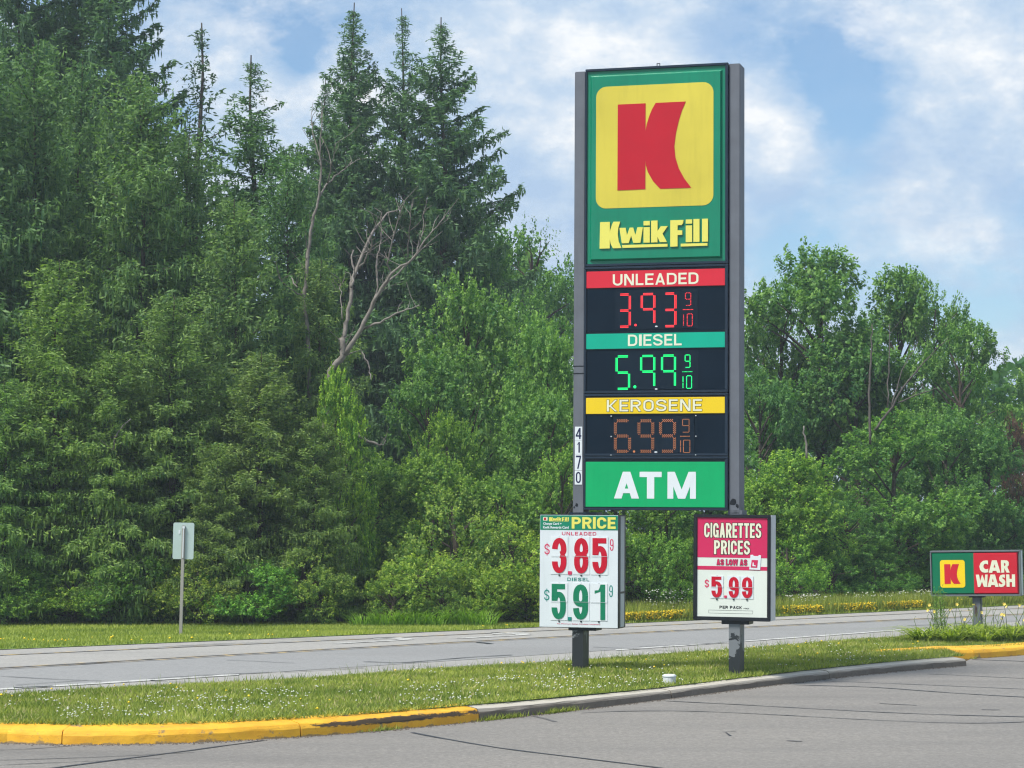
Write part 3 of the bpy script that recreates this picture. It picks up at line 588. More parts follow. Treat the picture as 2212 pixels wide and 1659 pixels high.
KOUT = [(-.507, 7.098), (-.156, 7.098), (-.156, 6.755), (-.140, 6.84), (-.112, 6.93), (-.075, 7.02), (-.029, 7.098), (.348, 7.098), (.300, 6.99), (.262, 6.87), (.225, 6.71), (.206, 6.551), (.220, 6.41), (.262, 6.276), (.33, 6.15), (.417, 6.033),
        (.03, 6.033), (-.06, 6.13), (-.128, 6.25), (-.150, 6.33), (-.156, 6.396), (-.156, 6.034), (-.508, 6.031)]
def kshape(x0, x1, z0, z1): return [(x0 + (p[0] + .508) / .925 * (x1 - x0), z0 + (p[1] - 6.031) / 1.067 * (z1 - z0)) for p in KOUT]

# ------------------------------------------------------------------ pylon
PSI = math.radians(16); OX, OY = 1.763, 27.672; ROT = (0, 0.0065, -PSI)
def pyl(u, d=0.0): return (OX + u * math.cos(PSI) + d * math.sin(PSI), OY - u * math.sin(PSI) + d * math.cos(PSI), 0.0)
py = thing('pylon_sign', 'tall two-pole roadside price pylon with a red K logo on yellow and green', 'fuel price sign', (OX, OY, 0), ROT)
def pole(x0, x1, top, name='pole'):
    b = MB(); b.box(x0, x1, 0.0, 0.30, -0.15, 2.14, 1); b.box(x0, x1, 0.0, 0.30, 2.14, top, 0)
    return b.build(name, [M['pole'], M['pole']], py, bevel=0.006)
def pole2(x0, x1, top):
    b = MB(); b.box(x0, x1, 0.0, 0.30, 1.30, top); o = b.build('pole', M['pole'], py, bevel=0.008)
    b = MB(); b.box(x0 + .001, x1 - .001, 0.001, 0.299, -0.15, 1.30); f = b.build('pole_foot', M['peel2' if x0 < 0 else 'peel'], o); return o
pl = pole2(-1.07, -.932, 7.543); pr = pole2(.875, 1.012, 7.549)
for z in (3.775, 3.865):
    b = MB(); b.box(-1.073, -.929, -.003, .303, z, z + 0.012); b.build('pole_seam', M['black'], pl)
for x, z, w_ in ((-1.02, 2.16, .05), (.93, 2.2, .10), (.98, 2.16, .05), (-1.05, 2.13, .03)):
    b = MB(); P = [(x + w_ / 2 * math.cos(a) * random.uniform(.5, 1.1), z + w_ * .6 * math.sin(a) * random.uniform(.5, 1.1)) for a in np.arange(9) * .698]; b.prism(P, -.0015, 0.0005)
    b.build('bare_patch', M['black'], pl if x < 0 else pr)
XL, XR = -.925, .868; YF = -.035
def cabinet(z0, z1, name, edge=0.028):
    b = MB(); b.box(XL + .01, XR - .01, 0.0, .30, z0, z1)
    for q in ((XL, XR, z0, z0 + edge), (XL, XR, z1 - edge, z1), (XL, XL + .022, z0 + edge, z1 - edge), (XR - .036, XR, z0 + edge, z1 - edge)):
        b.box(q[0], q[1], YF, .305, q[2], q[3])
    return b.build(name, M['frame'], py, bevel=0.004)
c1_ = cabinet(5.100, 7.560, 'logo_cabinet', .030)
# green moulded face with raised pan
b = MB(); b.box(XL + .022, XR - .036, -.012, 0.0, 5.130, 7.530)
x0, x1, z0, z1 = -.862, .795, 5.165, 7.475
Vp = [(x0, -.012, z0), (x1, -.012, z0), (x1, -.012, z1), (x0, -.012, z1), (x0 + .022, -.045, z0 + .022), (x1 - .022, -.045, z0 + .022), (x1 - .022, -.045, z1 - .022), (x0 + .022, -.045, z1 - .022)]
b.add(Vp, [(0, 1, 5, 4), (1, 2, 6, 5), (2, 3, 7, 6), (3, 0, 4, 7), (4, 5, 6, 7)])
face = b.build('logo_face', M['green'], py)
b = MB(); b.prism(rrect(-.782, .691, 5.812, 7.328, .13, 8), -.048, -.0455); b.build('logo_square', M['yellow'], face)
b = MB(); b.prism(KOUT, -.052, -.0485); b.build('logo_letter', M['red'], face)
LET = [('K', [(-.723, 5.643), (-.600, 5.643), (-.600, 5.52), (-.575, 5.60), (-.555, 5.643), (-.470, 5.642), (-.492, 5.57), (-.500, 5.49), (-.488, 5.40), (-.453, 5.315), (-.560, 5.315), (-.588, 5.37), (-.600, 5.43), (-.600, 5.315), (-.729, 5.315)]),
       ('w', [(-.478, 5.564), (-.400, 5.564), (-.383, 5.47), (-.350, 5.564), (-.305, 5.564), (-.278, 5.47), (-.252, 5.566), (-.184, 5.566), (-.214, 5.374), (-.303, 5.374), (-.330, 5.465), (-.362, 5.374), (-.448, 5.374)]),
       ('i', [(-.175, 5.374), (-.097, 5.374), (-.097, 5.564), (-.175, 5.564)]), ('i', [(-.175, 5.586), (-.097, 5.586), (-.097, 5.64), (-.175, 5.64)]),
       ('k', [(-.080, 5.642), (0, 5.642), (0, 5.51), (.040, 5.57), (.128, 5.57), (.062, 5.478), (.117, 5.375), (.030, 5.375), (0, 5.44), (0, 5.374), (-.080, 5.374)]),
       ('underline', [(-.438, 5.316), (.125, 5.318), (.125, 5.352), (-.447, 5.352)]),
       ('F', [(.160, 5.64), (.324, 5.64), (.318, 5.60), (.300, 5.578), (.250, 5.576), (.250, 5.515), (.308, 5.512), (.308, 5.458), (.250, 5.456), (.250, 5.317), (.160, 5.315)]),
       ('i', [(.352, 5.366), (.430, 5.366), (.430, 5.570), (.352, 5.570)]), ('i', [(.352, 5.592), (.430, 5.592), (.430, 5.643), (.352, 5.643)]),
       ('l', [(.447, 5.366), (.522, 5.366), (.522, 5.646), (.447, 5.646)]), ('l', [(.554, 5.366), (.627, 5.366), (.627, 5.646), (.554, 5.646)]),
       ('underline', [(.290, 5.314), (.621, 5.316), (.621, 5.348), (.290, 5.348)])]
for nm, P in LET:
    b = MB(); b.prism(P, -.062, -.0455); b.build('raised_letter' if nm != 'underline' else 'underline', M['letteryellow'], face)
b = MB(); b.box(-.030, -.022, .0, .02, 7.56, 7.60); b.box(.004, .012, .0, .02, 7.56, 7.60); b.box(-.030, .012, .0, .02, 7.592, 7.60); b.build('lifting_lug', M['pole'], py)
c2_ = cabinet(3.532, 5.092, 'price_cabinet'); c3_ = cabinet(2.763, 3.524, 'price_cabinet'); c4_ = cabinet(2.100, 2.755, 'atm_cabinet')
PX0, PX1 = -.903, .832
def stripp(z0, z1, m, name): b = MB(); b.box(PX0, PX1, -.028, 0.0, z0, z1); return b.build(name, m, py, bevel=.003)
s1 = stripp(4.830, 5.037, M['stripred'], 'grade_strip'); word('lettering', 'UNLEADED', -.567, .504, 4.855, 4.996, M['cream'], s1, -.0295, .215, .165, .18)
s2 = stripp(4.076, 4.265, M['stripgreen'], 'grade_strip'); word('lettering', 'DIESEL', -.374, .298, 4.108, 4.248, M['cream'], s2, -.0295, .215, .165, .18)
s3 = stripp(3.277, 3.476, M['stripyellow'], 'grade_strip'); word('lettering', 'KEROSENE', -.635, .550, 3.306, 3.450, M['cream'], s3, -.0325, .20, .15, .22)
word('letter_outline', 'KEROSENE', -.635, .550, 3.306, 3.450, M['ink'], s3, -.0290, .20, .15, .22, .0045)
s4 = stripp(2.137, 2.690, M['atmgreen'], 'atm_panel')
for ch, a, c in (('A', -.542, -.228), ('T', -.222, .053), ('M', .125, .477)): word('letter', ch, a, c, 2.241, 2.568, M['card'], s4, -.0295, {'A': .30, 'T': .30, 'M': .30}[ch], .20 if ch != 'A' else .17)
def display(z0, z1, mx0, mx1, mz0, mz1):
    b = MB(); b.box(PX0, PX1, -.014, 0.0, z0, z1); d = b.build('price_display', M['display'], py)
    b = MB(); b.box(mx0, mx1, -.019, -.0142, mz0, mz1); b.build('display_module', M['module'], d, bevel=.003); return d
d1 = display(4.292, 4.815, -.545, .50, 4.315, 4.80)
Y1 = -.0205
adj = lambda v: v - .0065 * 4.5
for ch, a, c, za, zc in (('3', -.474, -.311, 4.335, 4.757), ('q', -.187, -.004, 4.359, 4.757), ('3', .093, .259, 4.332, 4.757)): led(ch, a - .029, c - .029, za, zc, M['led_red'], d1, Y1, 2, .0165, .0100)
leddot(-.281, 4.366, .016, M['led_red'], d1, Y1)
led('9', .337, .412, 4.591, 4.752, M['led_red'], d1, Y1, 1, .01, .008, .017, 'small_digit'); led('1', .315, .33, 4.34, 4.492, M['led_red'], d1, Y1, 1, .01, .007, .015, 'small_digit'); led('0', .360, .431, 4.34, 4.495, M['led_red'], d1, Y1, 1, .01, .008, .015, 'small_digit')
def fbar(x0, x1, z, m, d):
    b = MB()
    for i in range(8): q = x0 + (x1 - x0) * (i + .5) / 8; b.box(q - .0055, q + .0055, Y1 - .001, Y1, z - .004, z + .004)
    b.build('fraction_bar', m, d)
fbar(.307, .439, 4.544, M['led_red'], d1)
d2 = display(3.562, 4.062, -.545, .50, 3.572, 4.045)
for ch, a, c, za, zc in (('5', -.505, -.322, 3.572, 3.995), ('q', -.197, -.007, 3.588, 3.997), ('q', .064, .251, 3.589, 3.998)): led(ch, a - .025, c - .025, za, zc, M['led_green'], d2, Y1, 2, .0155, .0105, .0135)
leddot(-.287, 3.607, .020, M['led_green'], d2, Y1)
led('9', .333, .405, 3.832, 3.995, M['led_green'], d2, Y1, 1, .01, .011, .0135, 'small_digit'); led('1', .308, .322, 3.577, 3.738, M['led_green'], d2, Y1, 1, .01, .010, .0135, 'small_digit'); led('0', .352, .425, 3.577, 3.741, M['led_green'], d2, Y1, 1, .01, .011, .0135, 'small_digit')
fbar(.303, .431, 3.785, M['led_green'], d2)
d3 = display(2.79, 3.262, -.560, .455, 2.778 + .02, 3.24)
for ch, a, c, za, zc in (('6', -.527, -.313, 2.802, 3.209), ('9', -.231, -.024, 2.802, 3.207), ('9', .039, .247, 2.802, 3.209)): led(ch, a - .02, c - .02, za, zc, M['led_amber'], d3, Y1, 3, .0125, .0085, .0125)
leddot(-.294, 2.815, .015, M['led_amber'], d3, Y1)
led('9', .306, .392, 3.047, 3.21, M['led_amber'], d3, Y1, 1, .01, .006, .0085, 'small_digit'); led('1', .283, .29, 2.80, 2.955, M['led_amber'], d3, Y1, 1, .01, .006, .0085, 'small_digit'); led('0', .317, .403, 2.80, 2.956, M['led_amber'], d3, Y1, 1, .01, .006, .0085, 'small_digit')
fbar(.278, .401, 3.0, M['led_amber'], d3)
for x, z in ((-.58, 3.25), (-.58, 3.0), (-.58, 2.772), (.475, 3.25), (.475, 3.0), (.475, 2.772)):
    b = MB(); b.box(x - .006, x + .006, YF - .006, -.01, z - .006, z + .006); b.build('bolt', M['alu'], c3_)
for x, z, w_ in ((-.02, 4.345, .018), (-.02, 3.578, .018), (-.022, 2.808, .02)):
    b = MB(); b.prism([(x + w_ * math.cos(a), z + w_ * .5 * math.sin(a)) for a in np.arange(8) * .785], -.024, -.0195); b.build('sensor_eye', M['alu'], d1 if z > 4 else d2 if z > 3 else d3)
for ch, z0, z1 in (('4', 2.952, 3.123), ('1', 2.785, 2.950), ('7', 2.587, 2.783), ('0', 2.410, 2.583)):
    b = MB(); b.box(-1.045, -.953, -.005, -.0005, z0, z1); o = b.build('number_plaque', M['card'], py)
    cxm = -.999; hw = {'4': .036, '1': .018, '7': .032, '0': .032}[ch]
    word('number', ch, cxm - hw, cxm + hw, z0 + .018, z1 - .016, M['navy'], o, -.0062, .27 if ch != '1' else .5, .13)
# ------------------------------------------------------------------ fuel price board on the left pole
UB = -1.0
pb = thing('price_board', 'white price board with red 3.85 and green 5.91 on the left pylon pole', 'price board', pyl(UB), ROT)
sx = lambda v: v - UB
b = MB(); b.box(sx(-1.479), sx(-.479), -.036, .34, .661, 2.048); hous = b.build('housing', M['black'], pb, bevel=.006)
b = MB(); b.box(sx(-1.474), sx(-.486), -.044, -.0365, .668, 2.042); fc = b.build('face', M['white'], pb, bevel=.002)
for z0, z1 in ((.678, 1.083), (1.11, 2.03)):
    b = MB(); b.box(sx(-.479), sx(-.474), .06, .25, z0, z1); b.build('side_panel', M['alu'], hous)
b = MB(); b.box(sx(-1.470), sx(-.489), -.0465, -.0445, 1.859, 2.038); hd = b.build('header', M['green'], fc)
word('lettering', 'PRICE', sx(-1.07), sx(-.515), 1.876, 2.018, M['letteryellow'], hd, -.048, .30, .21, .14)
b = MB(); b.prism(rrect(sx(-1.434), sx(-1.378), 1.970, 2.016, .008, 3), -.048, -.047); b.prism(kshape(sx(-1.424), sx(-1.390), 1.976, 2.009), -.0495, -.0482, 1); b.build('logo', [M['cream'], M['red']], hd)
b = MB()
for nm, P in LET:
    b.prism([(sx(-1.358) + (p[0] + .729) / 1.356 * .251, 1.963 + (p[1] - 5.314) / .332 * .052) for p in P], -.048, -.047)
b.build('shop_name', M['letteryellow'], hd)
text('lettering', 'Charge Card +', sx(-1.434), sx(-1.198), 1.913, 1.949, M['card'], hd, -.048, .03, .001)
text('lettering', 'Kwik Rewards Card', sx(-1.434), sx(-1.108), 1.874, 1.906, M['card'], hd, -.048, .03, .001)
word('lettering', 'UNLEADED', sx(-1.195), sx(-.76), 1.793, 1.836, M['textred'], fc, -.0455, .20, .18, .30)
word('lettering', 'DIESEL', sx(-1.122), sx(-.845), 1.234, 1.276, M['textteal'], fc, -.0455, .20, .18, .30)
word('dollar_sign', '$', sx(-1.416), sx(-1.349), 1.557, 1.684, M['textred'], fc, -.0455, .22, .11)
word('dollar_sign', '$', sx(-1.416), sx(-1.349), .993, 1.124, M['textteal'], fc, -.0455, .22, .11)
word('small_figure', '9', sx(-.588), sx(-.542), 1.609, 1.753, M['textred'], fc, -.0455, .26, .08)
word('small_figure', '9', sx(-.594), sx(-.549), 1.045, 1.19, M['textteal'], fc, -.0455, .26, .08)
text('lettering', 'No Minimum Gallon Purchase Necessary', sx(-1.25), sx(-.704), .700, .716, M['textred'], fc, -.0455, .0, .0008)
def cards(spec, zc0, zc1, zm, mat, root, yb, fz):
    for ch, a, c, f0, f1 in spec:
        b = MB(); b.box(a, c, yb - .004, yb, zc0, zm - .001); b.box(a, c, yb - .007, yb, zm + .001, zc1)
        cd_ = b.build('number_card', M['card'], root)
        figure(ch, f0, f1, fz[0], fz[1], mat, cd_, yb - .009)
        b = MB(); b.box(a + .004, c - .004, yb - .0125, yb - .0112, zm - .0015, zm + .0015); b.build('fold', M['alu'], cd_)
        b = MB(); mm = (a + c) / 2; b.box(mm - .010, mm + .010, yb - .009, yb, zc0 - .016, zc0 - .002); b.build('clip', M['black'], cd_)
        b = MB(); b.box(mm - .007, mm + .007, yb - .009, yb, zc1 + .001, zc1 + .007); b.build('clip', M['alu'], cd_)
cards([('3', sx(-1.333), sx(-1.117), sx(-1.317), sx(-1.133)), ('8', sx(-1.053), sx(-.841), sx(-1.036), sx(-.857)), ('5', sx(-.823), sx(-.61), sx(-.805), sx(-.621))], 1.314, 1.778, 1.538, M['cardred'], fc, -.0445, (1.328, 1.762))
cards([('5', sx(-1.333), sx(-1.117), sx(-1.319), sx(-1.14)), ('9', sx(-1.053), sx(-.841), sx(-1.046), sx(-.858)), ('1', sx(-.831), sx(-.615), sx(-.775), sx(-.640))], .752, 1.210, .979, M['cardgreen'], fc, -.0445, (.766, 1.196))
for m, z0 in ((M['textred'], 1.312), (M['textteal'], .752)):
    b = MB(); b.box(sx(-1.112), sx(-1.067), -.052, -.0445, z0, z0 + .042); b.build('decimal_point', m, fc)
b = MB(); b.box(sx(-1.118), sx(-.770), -.005, .31, .628, .661); b.build('mounting_bracket', M['black'], pb, bevel=.003)
b = MB(); b.box(sx(-1.118), sx(-.770), .0, .31, 2.048, 2.078); b.build('mounting_bracket', M['frame'], pb, bevel=.003)
# ------------------------------------------------------------------ cigarette board on the right pole
cb = thing('cigarette_board', 'black framed pink and white cigarette price poster on the right pylon pole', 'poster board', pyl(.943), (0, .011, -PSI))
cz = lambda z: 2 + (z - 2) * .988
b = MB(); b.box(-.500, .437, -.02, .335, .772, 2.046); hous = b.build('housing', M['black'], cb, bevel=.008)
b = MB()
for q in ((-.500, .437, .772, .818), (-.500, .437, 2.008, 2.046), (-.500, -.455, .818, 2.008), (.400, .437, .818, 2.008)): b.box(q[0], q[1], -.050, -.0205, q[2], q[3])
b.build('frame', M['black'], cb, bevel=.006)
b = MB(); b.box(.437, .443, -.01, .31, .775, 2.043); b.build('side_panel', M['lightalu'], cb)
b = MB(); b.box(-.455, .400, -.032, -.0205, .818, 2.008); pf = b.build('poster', M['paper'], cb)
b = MB(); b.box(-.455, .400, -.0335, -.0322, cz(1.522), 2.008); b.box(-.455, .400, -.0335, -.0322, cz(1.372), cz(1.418)); b.build('pink_band', M['pink'], pf)
for tx, a, c, z0, z1, o1 in (('CIGARETTES', -.375, .330, 1.765, 1.944, .05), ('PRICES', -.252, .193, 1.563, 1.732, .05)):
    word('lettering_outline', tx, a + .004, c - .004, cz(z0), cz(z1), M['ink'], pf, -.0340, .36, .16, .16, .0065)
    word('lettering', tx, a + .004, c - .004, cz(z0), cz(z1), M['cream'], pf, -.0375, .36, .16, .16)
word('lettering_outline', 'AS LOW AS', -.216, .156, cz(1.432), cz(1.502), M['ink'], pf, -.0340, .36, .20, .12, .003)
word('lettering', 'AS LOW AS', -.216, .156, cz(1.432), cz(1.502), M['pink'], pf, -.0375, .36, .20, .12)
b = MB(); b.prism([(.197, cz(1.560)), (.225, cz(1.564)), (.235, cz(1.549)), (.290, cz(1.547)), (.298, cz(1.561)), (.324, cz(1.556)), (.314, cz(1.380)), (.182, cz(1.384))][::-1], -.040, -.0365, 0)
b.prism([(.212, cz(1.50)), (.288, cz(1.498)), (.278, cz(1.405)), (.200, cz(1.408))][::-1], -.042, -.0405, 1); b.prism([(.225, cz(1.47)), (.235, cz(1.47)), (.24, cz(1.438)), (.265, cz(1.43)), (.262, cz(1.422)), (.22, cz(1.425))][::-1], -.044, -.0425, 0); b.build('cigarette_pack_print', [M['card'], M['pink']], pf)
word('dollar_sign', '$', -.361, -.308, cz(1.158), cz(1.250), M['textred'], pf, -.034, .26, .13)
cards([('5', -.290, -.132, -.277, -.15), ('9', -.082, .068, -.066, .056), ('9', .080, .232, .095, .220)], cz(1.026), cz(1.300), cz(1.165), M['cardred'], pf, -.033, (cz(1.036), cz(1.290)))
b = MB(); b.box(-.122, -.090, -.040, -.033, cz(1.033), cz(1.063)); b.build('decimal_point', M['textred'], pf)
word('lettering', 'PER PACK', -.179, .095, cz(.903), cz(.938), M['ink'], pf, -.0335, .27, .22, .22)
text('lettering', '+TAX', .113, .181, cz(.903), cz(.917), M['ink'], pf, -.0335, .02, .0008)
b = MB()
for q in ((-.312, .227, .845, .8475), (-.312, .227, .8815, .884), (-.312, -.3095, .8475, .8815), (.2245, .227, .8475, .8815)): b.box(q[0], q[1], -.0335, -.0322, cz(q[2]), cz(q[3]))
b.build('notice_box', M['ink'], pf)
b = MB(); b.box(-.16, .175, -.0, .31, .728, .772); b.build('mounting_bracket', M['black'], cb, bevel=.003)
b = MB(); b.box(-.09, .09, .0, .30, 2.046, 2.10); b.build('mounting_bracket', M['pole'], cb, bevel=.003)

# ------------------------------------------------------------------ car wash sign
cwp = math.radians(18); ox, oy = G(2110, 1352, .13)
cw = thing('car_wash_sign', 'low green and red car wash sign on a single wooden-looking post among daylilies', 'car wash sign', (ox, oy, 0), (0, -.0145, -cwp))
k_ = 1 / math.cos(cwp - math.radians(12.5)) * math.cos(math.radians(5 - 12.5))    # same width when turned more
fx = lambda v: v * k_
b = MB(); b.box(fx(-.066), fx(.088), .04, .19, -.1, .640); b.build('post', M['peel'] if False else M['pole'], cw, bevel=.02)
b = MB(); b.prism([(fx(-.01) + .035 * math.cos(a) * random.uniform(.6, 1), .40 + .11 * math.sin(a) * random.uniform(.7, 1.1)) for a in np.arange(12) * .5236], .0375, .0405); b.build('split_wood', M['bark'], cw)
b = MB(); b.box(fx(-.13), fx(.15), .02, .21, .622, .646); b.build('mounting_plate', M['black'], cw, bevel=.003)
b = MB(); b.box(fx(-.770), fx(.780), .0, .34, .650, 1.438)
for q in ((-.778, .787, .646, .676), (-.778, .787, 1.414, 1.442), (-.778, -.755, .676, 1.414), (.762, .787, .676, 1.414)): b.box(fx(q[0]), fx(q[1]), -.04, .345, q[2], q[3])
b.build('cabinet', M['cw_frame'], cw, bevel=.005)
b = MB(); b.box(fx(.787), fx(.787) + .004, .0, .30, .66, 1.43); b.build('side_panel', M['alu'], cw)
def pan(x0, x1, z0, z1, m, lb, rb):
    y0, y1 = -.006, -.040; a = x0 + (.022 if lb else 0); c = x1 - (.022 if rb else 0)
    b = MB(); b.add([(x0, y0, z0), (x1, y0, z0), (x1, y0, z1), (x0, y0, z1), (a, y1, z0 + .022), (c, y1, z0 + .022), (c, y1, z1 - .022), (a, y1, z1 - .022)], [(0, 1, 5, 4), (1, 2, 6, 5), (2, 3, 7, 6), (3, 0, 4, 7), (4, 5, 6, 7)])
    return b.build('face_panel', m, cw)
pg_ = pan(fx(-.752), fx(-.020), .682, 1.408, M['cw_green'], 1, 0); pr_ = pan(fx(-.020), fx(.745), .682, 1.408, M['cw_red'], 0, 1)
b = MB(); b.prism(rrect(fx(-.605), fx(-.173), .798, 1.280, .045, 5), -.044, -.041); b.build('logo_square', M['cw_yellow'], pg_)
b = MB(); b.prism(kshape(fx(-.531), fx(-.250), .863, 1.208), -.047, -.0445); b.build('logo_letter', M['cw_red'], pg_)
CAR = {
 'C': [(1, .98), (.78, 1), (.45, .97), (.15, .80), (0, .52), (.06, .25), (.30, .05), (.62, 0), (.92, .03), (1, .06), (1, .34), (.82, .28), (.62, .30), (.48, .42), (.46, .56), (.56, .70), (.76, .74), (1, .66)],
 'W': [(0, 1), (.27, 1), (.36, .48), (.52, .98), (.56, .98), (.74, .48), (.79, 1), (1, 1), (.93, 0), (.66, 0), (.51, .42), (.33, 0), (.15, 0)],
 'S': [(.96, .98), (.66, 1.0), (.28, .93), (.08, .72), (.14, .50), (.42, .36), (.58, .28), (.50, .21), (.30, .22), (.02, .32), (0, .05), (.3, -.02), (.68, .02), (.96, .18), (1, .42), (.84, .58), (.58, .68), (.56, .75), (.70, .77), (.94, .70)],
 'H': [(0, 1), (.36, 1), (.37, .64), (.63, .64), (.64, 1), (1, 1), (.98, 0), (.64, 0), (.63, .38), (.37, .38), (.36, 0), (.02, 0)],
}
def cwl(ch, x0, x1, z0, z1):
    b = MB(); q = lambda P: [(x0 + p[0] * (x1 - x0), z0 + p[1] * (z1 - z0)) for p in P]
    if ch in CAR: b.prism(q(CAR[ch][::-1]), -.046, -.0405)
    elif ch == 'A':                                    # two legs, a cap and a bar leave the counter open
        b.prism(q([(0, 0), (.30, 0), (.50, .70), (.50, 1), (.30, 1)]), -.046, -.0405); b.prism(q([(.70, 0), (1, 0), (.70, 1), (.50, 1), (.50, .70)]), -.0455, -.0405); b.prism(q([(.30, .15), (.70, .15), (.62, .42), (.38, .42)]), -.0465, -.0405)
    elif ch == 'R':
        b.prism(q([(0, 0), (.36, 0), (.36, 1), (0, 1)]), -.046, -.0405)
        b.prism(q([(.34, 1), (.72, .98), (.90, .84), (.90, .60), (.72, .46), (1, 0), (.62, 0), (.34, .42), (.34, .52), (.48, .56), (.54, .66), (.48, .76), (.34, .78)][::-1]), -.0465, -.0405)
    b.build('raised_letter', M['cream'], pr_)
def row(word, cuts, z0, z1):
    for ch, (a, c) in zip(word, cuts): cwl(ch, fx(a), fx(c), z0, z1)
row('CAR', [(.079, .230), (.238, .440), (.452, .600)], 1.053, 1.268)
row('WASH', [(.013, .218), (.210, .400), (.402, .520), (.535, .688)], .807, 1.022)

# ------------------------------------------------------------------ road sign seen from behind
rx, ry = G(390, 1374)
rs = thing('road_sign', 'plain metal back of a rectangular road sign on a thin post across the road', 'road sign', (rx, ry, 0), (0, .0195, .05))
sc_ = ry / F
b = MB(); b.box(-.028, .028, 0, .035, -.1, height_at(1135, ry)); b.build('post', M['postgalv'], rs, bevel=.006)
zt, zb = height_at(1129, ry), height_at(1208, ry)
b = MB(); b.prism(rrect(-.178, .178, zb, zt, .03), .036, .040); b.build('panel', M['steelback'], rs)
b = MB(); b.box(-.010, .010, -.012, .0, zb + .02, zt - .06); b.build('stiffener', M['lightalu'], rs); b = MB(); b.box(-.02, .02, -.014, .0, zt - .10, zt - .06); b.build('bolt_plate', M['card'], rs)
b = MB(); b.box(-.085, -.055, .030, .0358, zt - .19, zt - .13); b.build('sticker', M['card'], rs)

# ground cap
gx, gy = G(1446, 1477, .12)
gcap = thing('ground_cap', 'small battered white metal cap standing in the island grass between the poles', 'pipe cap', (gx, gy, .11))
b = MB(); P = []; b.tube([(0, 0, 0), (0, 0, .075), (0, 0, .095)], [.07, .074, .07], 14); b.build('body', M['lightalu'], gcap, smooth=False)
b = MB(); b.tube([(0, 0, .095), (0, 0, .108), (0, 0, .118)], [.082, .080, .055], 14); b.build('lid', M['card'], gcap)

